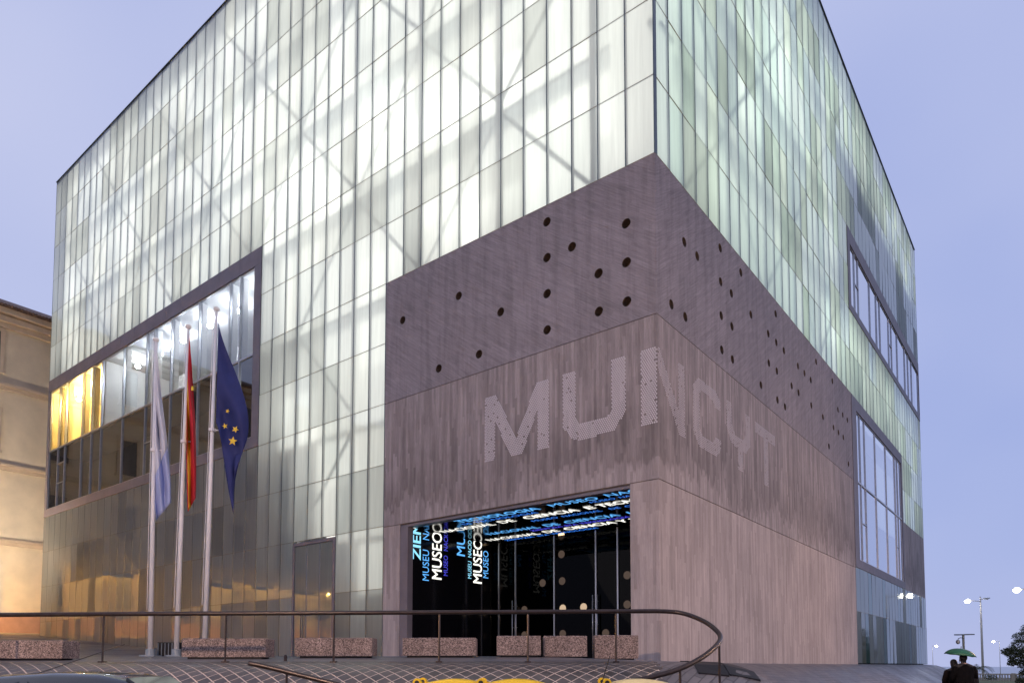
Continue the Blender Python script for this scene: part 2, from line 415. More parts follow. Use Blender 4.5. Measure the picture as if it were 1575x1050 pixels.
# facade coordinates: u along the wall, d inwards, z up
def FP(face, u, d, z): return (u, d, z) if face == 'L' else (-d, u, z)
def fbox(mb, face, u0, u1, d0, d1, z0, z1):
    if face == 'L': mb.box(u0, u1, d0, d1, z0, z1)
    else: mb.box(-d1, -d0, u0, u1, z0, z1)
    return mb

# ------------------------------------------------------------------ ground
RD = Vector((RT.x, RT.y)); FD = Vector((math.cos(YAW), math.sin(YAW)))      # plan directions right / forward of the street
RAIL0 = Vector((-.44, -8.64))
POLY = [RAIL0-RD*75-FD*.25, RAIL0+RD*4.6-FD*.25, Vector((4.1, -5.3)), Vector((3.3, -3.2)), Vector((1.2, 1.5)), Vector((.7, 10)), Vector((.45, 49)), Vector((-1.0, 50.5)), Vector((-100, 50.5))]
def sdist(x, y):
    p = Vector((x, y)); best = 1e9; inside = False; n = len(POLY)
    for i in range(n):
        a, b = POLY[i], POLY[(i+1) % n]; e = b-a; t = max(0, min(1, (p-a).dot(e)/e.length_squared)); best = min(best, (p-a-e*t).length)
        if (a.y > y) != (b.y > y) and x < (b.x-a.x)*(y-a.y)/(b.y-a.y)+a.x: inside = not inside
    return -best if inside else best
STREET = -1.5
def ground_h(x, y):
    d = sdist(x, y)
    top = .04+.2*max(0, min(1, -d/5.0))
    if x < -17:
        t = -17-x; top += .062*t*t/(t+5)*1.12
    if d <= -.3: return top
    q = d+.3
    drop = .30*q*q if q < 1 else .30+.60*(q-1)
    return top-drop
# terrain sheet
mb = MB(); xs = [-3000, -900, -400, -200, -120, -60, -20, 0, 20, 50, 90, 160, 300, 700, 3000]; ys = [-3000, -900, -300, -120, -60, -30, 0, 20, 40, 55, 70, 85, 100, 120, 170, 250, 350, 420]
def terr(y): return -1.62-.44*max(0, min(1, (y-35)/45))-(0 if y < 100 else min(3.2, (y-100)*.05))
for y in ys:
    for x in xs: mb.v.append((x, y, terr(y)-(14 if y > 400 else 0)))
nx = len(xs)
for j in range(len(ys)-1):
    for i in range(nx-1): mb.f.append((j*nx+i, j*nx+i+1, (j+1)*nx+i+1, (j+1)*nx+i))
struct(mb.build('ground', 'terrain'))
mb = MB(); mb.quad((-3000, 330, -9), (3000, 330, -9), (3000, 5500, -9), (-3000, 5500, -9)); struct(mb.build('sea', 'sea_water'))
mb = MB(); mb.quad((-90, -90, STREET), (60, -90, STREET), (60, 44, STREET), (-90, 44, STREET)); struct(mb.build('street', 'asphalt'))
mb = MB(); S = .5; X0, X1, Y0, Y1 = -90, 9, -62, 56
nxp = int((X1-X0)/S)+1; nyp = int((Y1-Y0)/S)+1; idx = {}
hh = {}
for j in range(nyp):
    for i in range(nxp):
        x = X0+i*S; y = Y0+j*S
        hh[i, j] = ground_h(x, y)
for j in range(nyp-1):
    for i in range(nxp-1):
        if max(hh[i, j], hh[i+1, j], hh[i, j+1], hh[i+1, j+1]) < -2.0: continue
        fs = []
        for (a, b) in ((i, j), (i+1, j), (i+1, j+1), (i, j+1)):
            if (a, b) not in idx: idx[a, b] = len(mb.v); mb.v.append((X0+a*S, Y0+b*S, max(hh[a, b], -2.3)))
            fs.append(idx[a, b])
        mb.f.append(tuple(fs))
plaza = struct(mb.build('plaza', 'paving', smooth=True))
# tiled bank under the handrail: mortar bed and single slabs
def bank_pt(s, d): q = RAIL0+RD*s-FD*d; return q.x, q.y
mb = MB(); ns, nd = 170, 40
for j in range(nd+1):
    for i in range(ns+1):
        x, y = bank_pt(-12.5+16.7*i/ns, -.42+2.9*j/nd); mb.v.append((x, y, ground_h(x, y)+.0085))
for j in range(nd):
    for i in range(ns): mb.f.append((j*(ns+1)+i, (j+1)*(ns+1)+i, (j+1)*(ns+1)+i+1, j*(ns+1)+i+1))
mb.build('mortar_bed', 'joint_mortar', plaza, True)
T = .21; cells = []
for a in range(-90, 90):
    for b in range(-90, 90):
        s = (a-b)*T*.7071; d = (a+b)*T*.7071*.86
        if -12.6 < s < 4.3 and -.45 < d < 2.55: cells.append((s, d))
def slab(cells_, name, one):
    g = T*.5-.012
    for s, d in cells_:
        mbx = one if one is not None else MB(); top = []; bot = []
        for (ca, cb_) in ((-g, -g), (g, -g), (g, g), (-g, g)):
            x, y = bank_pt(s+(ca-cb_)*.7071, d+(ca+cb_)*.7071*.86); z = ground_h(x, y); top.append((x, y, z+.013)); bot.append((x, y, z-.01))
        mbx.hexa(bot[::-1]+top[::-1])
        if one is None: mbx.build(name, 'slate', plaza)
cells.sort(key=lambda c: abs(c[0]+.5)+abs(c[1]-.75)*4.5)
slab(cells[:290], 'paving_slab', None)
if len(cells) > 290:
    one = MB(); slab(cells[290:], '', one); stuff(one.build('paving_slab_fill', 'slate', plaza))
# metal cover plates on the slope beside the handrail end
for (p, q) in (((1066, 1019), (1098, 1034)), ((1106, 1019), (1146, 1036))):
    d0 = 15.5; d1 = 13.2
    a = at_depth(p[0], p[1], d0); b = at_depth(q[0], q[1], d1); e = Vector((b.x-a.x, b.y-a.y)).normalized(); n_ = Vector((-e.y, e.x)); L = math.hypot(b.x-a.x, b.y-a.y)
    mb = MB(); k = 5
    for i in range(k):
        quad = []
        for (t, sgn) in ((i/k, -1), ((i+1)/k, -1), ((i+1)/k, 1), (i/k, 1)):
            x = a.x+e.x*L*t+n_.x*.28*sgn; y = a.y+e.y*L*t+n_.y*.28*sgn; quad.append((x, y, ground_h(x, y)))
        mb.hexa([(x, y, z-.03) for x, y, z in quad]+[(x, y, z+.022) for x, y, z in quad])
    mb.build('cover_plate', 'black_matt', plaza)
mb = MB()
for j in range(2):
    for i in range(2): pass
gx = [-30, 0, 30, 60]; mbg = MB()
mbg.quad((-30, 78, terr(78)+.05), (60, 78, terr(78)+.05), (60, 98, terr(98)+.05), (-30, 98, terr(98)+.05)); g_ = mbg.build('lawn', 'grass'); struct(g_)

# ------------------------------------------------------------------ the museum
MUS = empty('museum_building', 'large museum with lit translucent glass cladding over a corner block of board-marked concrete', 'museum')
ROW, Z3 = 2.475, 15.40
def zr(k): return Z3+ROW*(k-6)
ZTOP = zr(14); NL = NR = 48
def left_kind(i, k):
    if i < 12 and k < 6: return None
    if i >= 21 and 4 <= k <= 7: return None
    if 15 <= i <= 17 and k < 2: return None
    return 'g'
def right_kind(j, k):
    if j < 24 and k < 6: return None
    if 24 <= j < 39 and 2 <= k <= 5: return None
    if j >= 39 and k in (2, 3): return None
    if j >= 24 and k in (8, 9): return None
    return 'g'
rg = random.Random(11)
panels = []
for face, cnt, kind in (('L', NL, left_kind), ('R', NR, right_kind)):
    for k in range(14):
        run = 0; val = 0
        for i in range(cnt):
            if run <= 0: run = rg.choice((1, 1, 2, 2, 3, 4)); val = rg.random()
            run -= 1
            r1, r2 = rg.random(), (val*.7+rg.random()*.3)
            ta, tb = rg.gauss(0, .0016), rg.gauss(0, .0022)
            if i == 0: r1, r2 = .9, .7
            if not kind(i, k): continue
            u0, u1 = (-i-1, -i) if face == 'L' else (i, i+1)
            z0, z1 = zr(k), zr(k+1)
            if k == 0:
                z0 = .12
                zg = ground_h(u0+.5, -.2) if face == 'L' else .12
                z0 = max(z0, zg-.1)
                if z0 > z1-.3: continue
            mat = 'glass_left' if face == 'L' else 'glass_right'
            if face == 'R' and k < 2 and i in (26, 27, 31, 32, 36, 40, 44) and (i+k) % 3 != 0: mat = 'glass_teal'
            g = .017
            panels.append((face, u0+g, u1-g, z0+.008, z1-.008, mat, r1, r2, ta, tb))
def panel_into(mb, p):
    face, u0, u1, z0, z1, mat, r1, r2, ta, tb = p
    du, dz = (u1-u0)/2, (z1-z0)/2
    dd = lambda su, sz: su*du*tb*2+sz*dz*ta*2          # tiny tilt of every pane
    F = [FP(face, u, dd(su, sz), z) for u, su, z, sz in ((u0, -1, z0, -1), (u1, 1, z0, -1), (u1, 1, z1, 1), (u0, -1, z1, 1))]
    B = [FP(face, u, .03, z) for u, z in ((u0, z0), (u1, z0), (u1, z1), (u0, z1))]
    mb.quad(*F)
    for a in range(4):
        b = (a+1) % 4; mb.quad(F[b], F[a], B[a], B[b])
def area_px(p):
    q = [to_px(FP(p[0], u, 0, z)) for u, z in ((p[1], p[3]), (p[2], p[3]), (p[2], p[4]), (p[1], p[4]))]
    cx = sum(a[0] for a in q)/4; cy = sum(a[1] for a in q)/4
    if not (0 < cx < 1575 and 0 < cy < 1050): return -1
    return abs(sum(q[i][0]*q[(i+1) % 4][1]-q[(i+1) % 4][0]*q[i][1] for i in range(4)))/2
panels.sort(key=area_px, reverse=True)
for p in panels[:300]:
    mb = MB(); panel_into(mb, p); mb.build('glass_panel', p[5], MUS, attrs={'rnd': [p[6]]*5, 'rnd2': [p[7]]*5})
for mat in ('glass_left', 'glass_right', 'glass_teal'):
    mb = MB(); a1 = []; a2 = []
    for p in panels[300:]:
        if p[5] == mat: panel_into(mb, p); a1 += [p[6]]*5; a2 += [p[7]]*5
    if mb.f: stuff(mb.build('glass_panel_field', mat, MUS, attrs={'rnd': a1, 'rnd2': a2}))
# mullions (vertical steel fins behind the joints) and transom lines
def spans(ok):
    out = []; st = None
    for k in range(15):
        g = k < 14 and ok(k)
        if g and st is None: st = k
        if not g and st is not None: out.append((st, k)); st = None
    return out
for face, cnt, kind in (('L', NL, left_kind), ('R', NR, right_kind)):
    for e in range(0, cnt+1):
        for a, b in spans(lambda k: (e < cnt and kind(e, k)) or (e > 0 and kind(e-1, k))):
            u = -e if face == 'L' else e
            if e == 0 and face == 'R': continue
            z0 = .1 if a == 0 else zr(a); mb = MB()
            du0, du1 = (-.019, .019)
            if e == 0: du0, du1 = -.03, .004
            if e == cnt: du0, du1 = (-.004, .03) if face == 'L' else (-.03, .004)
            fbox(mb, face, u+du0, u+du1, -.005, .16, z0, zr(b)-.004); mb.build('mullion', 'steel_dark', MUS)
    for k in range(1, 14):
        st = None
        for e in range(cnt+1):
            ok = e < cnt and (kind(e, k) or kind(e, k-1))
            if ok and st is None: st = e
            if not ok and st is not None:
                u0, u1 = (-e, -st) if face == 'L' else (st, e)
                mb = MB(); fbox(mb, face, u0+.03, u1-.03, -.004, .034, zr(k)-.008, zr(k)+.008); mb.build('transom', 'steel_line', MUS); st = None
mb = MB(); fbox(mb, 'L', -48.06, .03, -.05, .5, ZTOP+.002, ZTOP+.035); mb.build('coping', 'steel_dark', MUS)
mb = MB(); fbox(mb, 'R', .502, 48.05, -.05, .5, ZTOP+.002, ZTOP+.035); mb.build('coping', 'steel_dark', MUS)
mb = MB(); mb.box(-48, -.05, .05, 48, ZTOP-.25, ZTOP-.02); mb.build('roof', 'roof_grey', MUS)
mb = MB(); mb.box(-48, -47.9, .25, 48, 0, ZTOP-.26); mb.build('end_wall', 'dark_wall', MUS)
mb = MB(); mb.box(-47.8, -.3, 47.9, 48, -1, ZTOP-.26); mb.build('end_wall', 'dark_wall', MUS)

# inner walls, floors, posts and braces of the lit galleries
DEP = 1.8
gal = MB(); gal.box(-47.85, -DEP, DEP, DEP+.1, zr(8), ZTOP-.27).box(-20.9, -DEP, DEP, DEP+.1, zr(6), zr(8)-.01).box(-20.9, -12.05, DEP, DEP+.1, .2, zr(6)-.01)
gal.box(-DEP-.1, -DEP, DEP+.1, 47.85, zr(10), ZTOP-.27); gal.box(-DEP-.1, -DEP, DEP+.1, 47.85, zr(6), zr(8)); gal.box(-DEP-.1, -DEP, DEP+.1, 23.95, zr(8)+.01, zr(10)-.01)
gal.box(-DEP-.1, -DEP, 39.2, 47.85, zr(4), zr(6)-.01)
gal = gal.build('gallery_wall', 'white_wall', MUS)
dk = MB(); dk.box(-47.85, -20.95, .85, .95, -.2, zr(4)-.02); dk.box(-.95, -.85, 24.0, 47.85, -.2, zr(2)-.02); dk.box(-20.98, -20.9, .22, 1.75, .2, zr(4)-.02); dk.build('inner_wall', 'dark_wall', MUS)
for kf in (6, 8, 10, 12):
    mb = MB(); z = zr(kf)
    x0 = -47.8 if kf >= 8 else -20.95
    mb.box(x0, -.30, .8, DEP-.07, z-.20, z-.08); mb.build('floor_slab', 'white_steel', MUS)
    mb = MB(); y1 = 47.8; mb.box(-DEP+.07, -.8, DEP, y1, z-.20, z-.08); mb.build('floor_slab', 'white_steel', MUS)
def glass_here(face, u, k):
    i = int(-u) if face == 'L' else int(u); i = max(0, min(47, i)); return (left_kind if face == 'L' else right_kind)(i, k)
for face in 'LR':
    for q in range(0, 12):
        u = (-2.35-4*q) if face == 'L' else 2.35+4*q
        for a, b in spans(lambda k: glass_here(face, u, k)):
            mb = MB(); fbox(mb, face, u-.10, u+.10, .36, .52, max(.2, zr(a)+.02), zr(b)-.30 if b == 14 else zr(b)-.02); mb.build('gallery_post', 'white_steel', MUS)
        for kf in range(0, 14, 2):
            u2 = u-4 if face == 'L' else u+4
            if abs(u2) > 47.5 or not all(glass_here(face, uu, kk) for uu in (u, (u+u2)/2, u2) for kk in (kf, kf+1)): continue
            fl = (q+kf//2) % 2; za, zb = zr(kf)+.1, zr(kf+2)-.3
            if kf == 0: za = .5
            a_ = FP(face, u, .62, za if fl else zb); b_ = FP(face, u2, .62, zb if fl else za)
            mb = MB(); mb.tube([a_, b_], .085, 8); mb.build('brace', 'white_steel', MUS)
# added glow standing in for the lit gallery walls: one per bay of three panes and storey row
rt = random.Random(5)
def glow(face, u0, u1, k, lev):
    mb = MB(); fbox(mb, face, u0+.05, u1-.05, DEP-.06, DEP-.005, max(.3, zr(k)+.02), zr(k+1)-(.26 if k % 2 else .02))
    mb.build('added_glow_panel', 'glow_%s_%d' % ('left' if face == 'L' else 'right', lev), gal)
for k in range(14):
    for q in range(16):
        u1 = -3*q; u0 = u1-3
        if all(left_kind(i, k) or (15 <= i <= 17) for i in range(3*q, 3*q+3)) and not (k < 4 and u0 < -20.5):
            lev = rt.choice((1, 1, 2, 2, 3))
            if u0 < -30: lev = rt.choice((0, 1, 1, 2, 2))
            if k < 6: lev = rt.choice((0, 1, 1, 2))
            if k < 3: lev = 0
            if k < 1: continue
            glow('L', max(u0, -47.8), min(u1, -1.85), k, lev)
        v0 = 3*q; v1 = v0+3
        if k >= 4 and all(right_kind(i, k) for i in range(v0, v1)):
            if k in (10, 11) and v0 >= 24: continue
            lev = rt.choice((0, 1, 1, 2, 3)) if v0 < 24 else rt.choice((0, 0, 1, 2))
            glow('R', max(v0, 1.95), min(v1, 47.8), k, lev)

mb = MB(); mb.hexa([(-1.78, .7, zr(6)+.05), (-.5, .7, zr(6)+.05), (-.5, 1.78, zr(6)+.05), (-1.78, 1.78, zr(6)+.05), (-1.78, .7, ZTOP-.3), (-.5, .7, ZTOP-.3), (-.5, 1.78, ZTOP-.3), (-1.78, 1.78, ZTOP-.3)]); mb.build('added_glow_panel', 'glow_left_1', gal)  # glowing column added to brighten the dark panes at the corner
# concrete corner block
Z2, Z1, ZB = 10.43, 5.46, -.3
HL = [(-4, 14.815), (-1, 13.58), (-3, 13.58), (-4, 13.58), (-2, 12.345), (-1, 12.345), (-8, 13.58), (-6, 12.345), (-4, 12.345), (-2, 11.11), (-1, 11.11), (-11, 13.58), (-4, 11.11), (-7, 11.11), (-9, 11.11)]
HR = [(2, 13.58), (5, 14.815), (3, 13.58), (7, 14.815), (5, 13.58), (6, 13.58), (1, 11.11), (2, 11.11), (5, 12.345), (8, 13.58), (11, 14.815), (6, 12.345), (10, 13.58), (11, 13.58), (12, 13.58), (5, 11.11), (6, 11.11), (10, 12.345), (11, 12.345), (14, 13.58), (15, 13.58), (17, 14.815), (16, 13.58), (20, 14.815), (9, 11.11), (13, 12.345), (14, 12.345), (11, 11.11), (12, 11.11), (16, 12.345), (18, 12.345), (21, 13.58), (22, 13.58), (23, 13.58), (20, 12.345), (21, 12.345), (22, 12.345), (19, 11.11), (23, 11.11)]
HRAD = .155
def holed(mb, face, u0, u1, z0, z1, holes):
    polys = [[Vector((u0, z0, 0)), Vector((u1, z0, 0)), Vector((u1, z1, 0)), Vector((u0, z1, 0))]]
    for (u, z) in holes: polys.append([Vector((u+HRAD*math.cos(-2*math.pi*k/20), z+HRAD*math.sin(-2*math.pi*k/20), 0)) for k in range(20)])
    flat = [p for q in polys for p in q]; b = len(mb.v)
    mb.v += [FP(face, p.x, 0, p.y) for p in flat]
    for t in tessellate_polygon(polys):
        a, c, d = (flat[i] for i in t)
        cr = (c.x-a.x)*(d.y-a.y)-(c.y-a.y)*(d.x-a.x)
        mb.f.append(tuple(b+i for i in (t if cr > 0 else t[::-1])))
def concrete_tier(z0, z1, mat, hl, hr):
    mb = MB(); g = .012
    holed(mb, 'L', -12, 0, z0+g, z1-g, hl); holed(mb, 'R', 0, 24, z0+g, z1-g, hr)
    T_ = .5
    out = [(-12, 0), (0, 0), (0, 24), (-T_, 24), (-T_, T_), (-12, T_)]
    for z, fl in ((z0+g, 1), (z1-g, 0)):
        b = len(mb.v); mb.v += [(x, y, z) for x, y in out]
        for q in ((0, 1, 4, 5), (1, 2, 3, 4)): mb.f.append(tuple(b+i for i in (q[::-1] if fl else q)))
    for a, b in ((2, 3), (3, 4), (4, 5), (5, 0)):
        mb.quad((*out[a], z0+g), (*out[b], z0+g), (*out[b], z1-g), (*out[a], z1-g))
    return mb.build('concrete_wall', mat, MUS)
def porthole(face, u, z, parent):
    mb = MB(); n = 20; r = HRAD
    ring = lambda d, rr: [FP(face, u+rr*math.cos(2*math.pi*k/n), d, z+rr*math.sin(2*math.pi*k/n)) for k in range(n)]
    A, B = ring(.0005, r), ring(.30, r*.97)
    b = len(mb.v); mb.v += A+B
    for k in range(n): mb.f.append((b+k, b+(k+1) % n, b+n+(k+1) % n, b+n+k))
    mb.f.append(tuple(b+n+k for k in range(n)))
    return mb.build('porthole', 'hole_lining', parent)
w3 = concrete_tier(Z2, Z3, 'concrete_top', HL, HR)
for u, z in HL: porthole('L', u, z, w3)
for u, z in HR: porthole('R', u, z, w3)
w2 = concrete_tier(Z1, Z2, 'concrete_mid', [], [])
OX0, OX1 = -11.05, -.95
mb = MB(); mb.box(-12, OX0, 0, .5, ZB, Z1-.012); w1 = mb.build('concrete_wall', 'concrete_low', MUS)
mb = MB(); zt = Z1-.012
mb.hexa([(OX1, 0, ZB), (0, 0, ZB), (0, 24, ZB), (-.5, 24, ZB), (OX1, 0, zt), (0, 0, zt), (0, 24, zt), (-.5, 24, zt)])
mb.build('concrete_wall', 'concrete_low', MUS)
for zj in (Z1, Z2):
    mb = MB(); mb.hexa([(-12, .025, zj-.02), (-.025, .025, zj-.02), (-.025, 24, zj-.02), (-.3, 24, zj-.02), (-12, .025, zj+.02), (-.025, .025, zj+.02), (-.025, 24, zj+.02), (-.3, 24, zj+.02)])
    b = MB(); b.box(-12, -.3, .025, .2, zj-.02, zj+.02).box(-.2, -.025, .025, 24, zj-.02, zj+.02); b.build('joint_strip', 'hole_lining', MUS)
mb = MB(); fbox(mb, 'R', 39.05, 48, 0, .3, zr(2)+.01, zr(4)-.01); mb.build('concrete_wall', 'concrete_mid', MUS)

# dotted letters
LET = {
 'letter_m': ('L', [(-6.70, 9.43), (-6.20, 9.43), (-5.30, 7.72), (-4.44, 9.43), (-3.94, 9.43), (-3.95, 7.13), (-4.40, 7.13), (-4.40, 8.50), (-5.05, 7.13), (-5.52, 7.13), (-6.23, 8.48), (-6.23, 7.13), (-6.70, 7.13)]),
 'letter_u': ('L', [(-3.37, 9.44), (-2.89, 9.44), (-2.89, 7.87), (-2.70, 7.66), (-1.75, 7.66), (-1.56, 7.85), (-1.56, 9.42), (-1.07, 9.42), (-1.07, 7.70), (-1.5, 7.17), (-2.75, 7.15), (-3.06, 7.25), (-3.37, 7.7)]),
 'letter_n': ('LR', [(-.53, 7.12), (-.03, 7.12), (-.03, 9.42), (-.53, 9.42)], [(.03, 9.42), (.14, 9.42), (1.42, 7.85), (1.42, 9.43), (1.82, 9.43), (1.86, 7.14), (1.46, 7.12), (.03, 8.78)]),
 'letter_c': ('R', [(2.51, 9.09), (2.89, 9.42), (4.35, 9.42), (4.75, 9.16), (4.75, 8.80), (4.33, 8.80), (4.1, 9.03), (3.15, 9.06), (2.98, 8.9), (3.0, 7.72), (3.2, 7.55), (4.05, 7.55), (4.33, 7.80), (4.78, 7.78), (4.72, 7.42), (4.35, 7.13), (2.95, 7.13), (2.52, 7.5)]),
 'letter_y': ('R', [(5.33, 9.45), (5.79, 9.45), (5.79, 8.70), (6.10, 8.36), (6.95, 8.36), (7.20, 8.62), (7.20, 9.45), (7.66, 9.45), (7.66, 8.3), (7.2, 7.92), (6.84, 7.90), (6.84, 7.14), (6.34, 7.14), (6.34, 7.90), (5.75, 7.98), (5.33, 8.4)]),
 'letter_t': ('R', [(8.25, 9.45), (10.56, 9.45), (10.56, 9.02), (9.66, 9.02), (9.66, 7.14), (9.17, 7.14), (9.17, 9.02), (8.25, 9.02)])}
def inpoly(x, y, P):
    c = False; n = len(P)
    for i in range(n):
        (ax, ay), (bx, by) = P[i], P[(i+1) % n]
        if (ay > y) != (by > y) and x < (bx-ax)*(y-ay)/(by-ay)+ax: c = not c
    return c
rd = random.Random(3)
for nm, spec in LET.items():
    mb = MB()
    for face, P in zip(spec[0], spec[1:]):
        px_, pz = .070, .0606; z = 7.1; row = 0
        while z < 9.5:
            u = (-7 if face == 'L' else 0)+(.035 if row % 2 else 0)
            while u < (0 if face == 'L' else 10.8):
                if inpoly(u, z, P) and rd.random() > .025:
                    r = .0285 if face == 'L' else .0215; b = len(mb.v)
                    mb.v += [FP(face, u+r*math.cos(math.pi*k/3+.52), d, z+r*math.sin(math.pi*k/3+.52)) for d in (.0, -.008) for k in range(6)]
                    for k in range(6): mb.f.append((b+k, b+(k+1) % 6, b+6+(k+1) % 6, b+6+k))
                    mb.f.append(tuple(b+6+k for k in range(6)))
                u += px_
            z += pz; row += 1
    mb.build(nm, 'letter_dot', w2)

# ------------------------------------------------------------------ entrance recess with lit lettering
ED, EZ = 5.0, 5.34
pf = MB(); pf.box(OX0+.002, OX0+.42, .03, .30, -.1, EZ-.01); pf.box(OX0+.002, OX1-.002, .05, .35, EZ-.008, Z1-.03)
portal = pf.build('portal_frame', 'zinc_frame', MUS)
mb = MB(); mb.box(OX0+.43, -.9, .36, ED+3.2, EZ, EZ+.1); mb.build('ceiling', 'black_gloss', portal)
mb = MB(); mb.box(OX0+.30, OX0+.40, .31, ED+3, -.1, EZ-.02); mb.build('side_wall', 'black_gloss', portal)
mb = MB(); mb.box(-.93, -.80, .52, ED+3, -.1, EZ-.02); mb.build('side_wall', 'black_matt', portal)
mb = MB(); mb.box(OX0+.42, -.95, ED+2.2, ED+2.3, -.1, EZ-.02); mb.build('back_wall', 'black_matt', portal)
mb = MB(); mb.box(OX0+.41, -.96, .3, ED+2.19, -.1, .235); mb.build('floor', 'black_gloss', portal)
XW = OX0+.40
# dark glass screen with steel mullions and doors
mul = [on_left(px, 860, ED).x for px in (768, 793.5, 853, 917, 950.5)]
edges = [XW+.01]+mul+[-.96]
mul2 = [x for x in mul]
for a, b in zip(edges[:-1], edges[1:]):
    mb = MB(); mb.box(a+.03, b-.03, ED, ED+.02, .25, EZ-.05); mb.build('door_pane', 'entrance_glass', portal)
for x in mul2:
    mb = MB(); mb.box(x-.03, x+.03, ED-.05, ED+.05, .24, EZ-.03); mb.build('mullion', 'aluminium', portal)
for x in (mul[1]-.10, mul[1]+.10, mul[3]-.10, mul[3]+.10):
    mb = MB(); mb.tube([(x, ED-.12, .45), (x, ED-.12, 2.75)], .028, 8)
    for z in (.7, 1.6, 2.5): mb.tube([(x, ED-.12, z), (x, ED-.04, z)], .016, 6)
    mb.build('door_handle', 'aluminium', portal, True)
BW = ED+2.19
for (px, py, m_) in ((864, 852, 'porthole_dim'), (965, 884, 'porthole_dim'), (865, 893, 'porthole_dim'), (835, 896, 'porthole_dim'), (777, 901, 'porthole_dim'), (866, 935, 'porthole_glow'), (898, 933, 'porthole_glow'), (807, 937, 'porthole_dim'), (777, 937, 'porthole_dim'), (965, 929, 'porthole_dim'), (866, 974, 'porthole_dim'), (807, 976, 'porthole_dim'), (777, 977, 'porthole_dim'), (932, 973, 'porthole_dim')):
    p = on_left(px, py, BW); n = 18; r = .17
    mb = MB(); mb.tube([(p.x, BW-.03, p.z), (p.x, BW-.005, p.z)], r, n); mb.build('porthole_light', m_, portal)
    mb = MB(); mb.tube([(p.x, BW-.02, p.z), (p.x, BW-.004, p.z)], r*1.25, n); mb.build('porthole_ring', 'hole_lining', portal)
# lettering on the ceiling: lines run along x, read from below
def ceil_text(body, x, y, mat, size, width, bold=.004):
    M = Matrix(((1, 0, 0, x), (0, -1, 0, y), (0, 0, -1, EZ-.012), (0, 0, 0, 1)))
    text_mesh('lit_text', body, mat, M, size, portal, bold, width, [((-.97, 0, 0), (1, 0, 0)), ((XW+.02, 0, 0), (-1, 0, 0))])
for a in (
  ('TECNOLOGIA', -8.55, .74, 'led_sky', .60, 3.75, .012), ('MUSEO', -4.29, .68, 'led_sky', .58, 1.88, .004), ('NACIONAL', -2.07, .60, 'led_sky', .58, 2.9, .004),
  ('DE', -8.7, 1.16, 'led_blue', .34, .4), ('TECNOLOGIA', -8.1, 1.15, 'led_blue', .34, 2.9), ('MUSEO', -2.95, 1.0, 'led_blue', .28, .95), ('NACIONAL', -1.85, .98, 'led_blue', .28, 1.5),
  ('NACIONAL', -10.4, 1.85, 'led_white', .60, 2.7, .004), ('DE', -7.40, 1.80, 'led_white', .60, .72, .004), ('CIENCIA', -6.19, 1.76, 'led_white', .60, 2.32, .016), ('E', -3.55, 1.74, 'led_white', .60, .33, .016), ('TECNOLOGIA', -3.02, 1.72, 'led_white', .60, 3.4, .016),
  ('MUSEO', -6.27, 2.28, 'led_blue', .34, 1.15), ('NACIONAL', -4.92, 2.28, 'led_blue', .34, 1.65), ('DE', -2.95, 2.26, 'led_blue', .34, .42), ('CIENCIA', -2.35, 2.26, 'led_blue', .34, 1.5),
  ('NACIONAL', -9.29, 3.36, 'led_sky', .58, 2.57, .004), ('DE', -6.42, 3.34, 'led_sky', .58, .65, .006), ('CIENCIA', -5.47, 3.32, 'led_sky', .58, 2.31, .010), ('I', -2.80, 3.32, 'led_sky', .58, .12, .006), ('TECNOLOGIA', -2.25, 3.32, 'led_sky', .58, 3.3, .010),
  ('ZIENTZIA', -7.43, 3.76, 'led_indigo', .33, 1.5, .006), ('ETA', -5.8, 3.76, 'led_indigo', .33, .55, .006), ('TEKNOLOGIA', -5.1, 3.76, 'led_indigo', .33, 2.1, .006),
  ('NACIONAL', -10.2, 4.44, 'led_white', .62, 2.7, .004), ('DE', -7.22, 4.42, 'led_white', .62, .7, .004), ('CIENCIA', -6.21, 4.40, 'led_white', .62, 2.27, .014), ('Y', -3.80, 4.40, 'led_white', .62, .38, .014), ('TECNOLOGIA', -3.25, 4.40, 'led_white', .62, 3.2, .014),
  ('ZIENTZIA', -9.6, 4.82, 'led_blue', .30, 1.5, .006), ('ETA', -7.9, 4.82, 'led_blue', .30, .55, .006), ('TEKNOLOGIA', -7.2, 4.82, 'led_blue', .30, 2.2, .006)):
    ceil_text(*a)
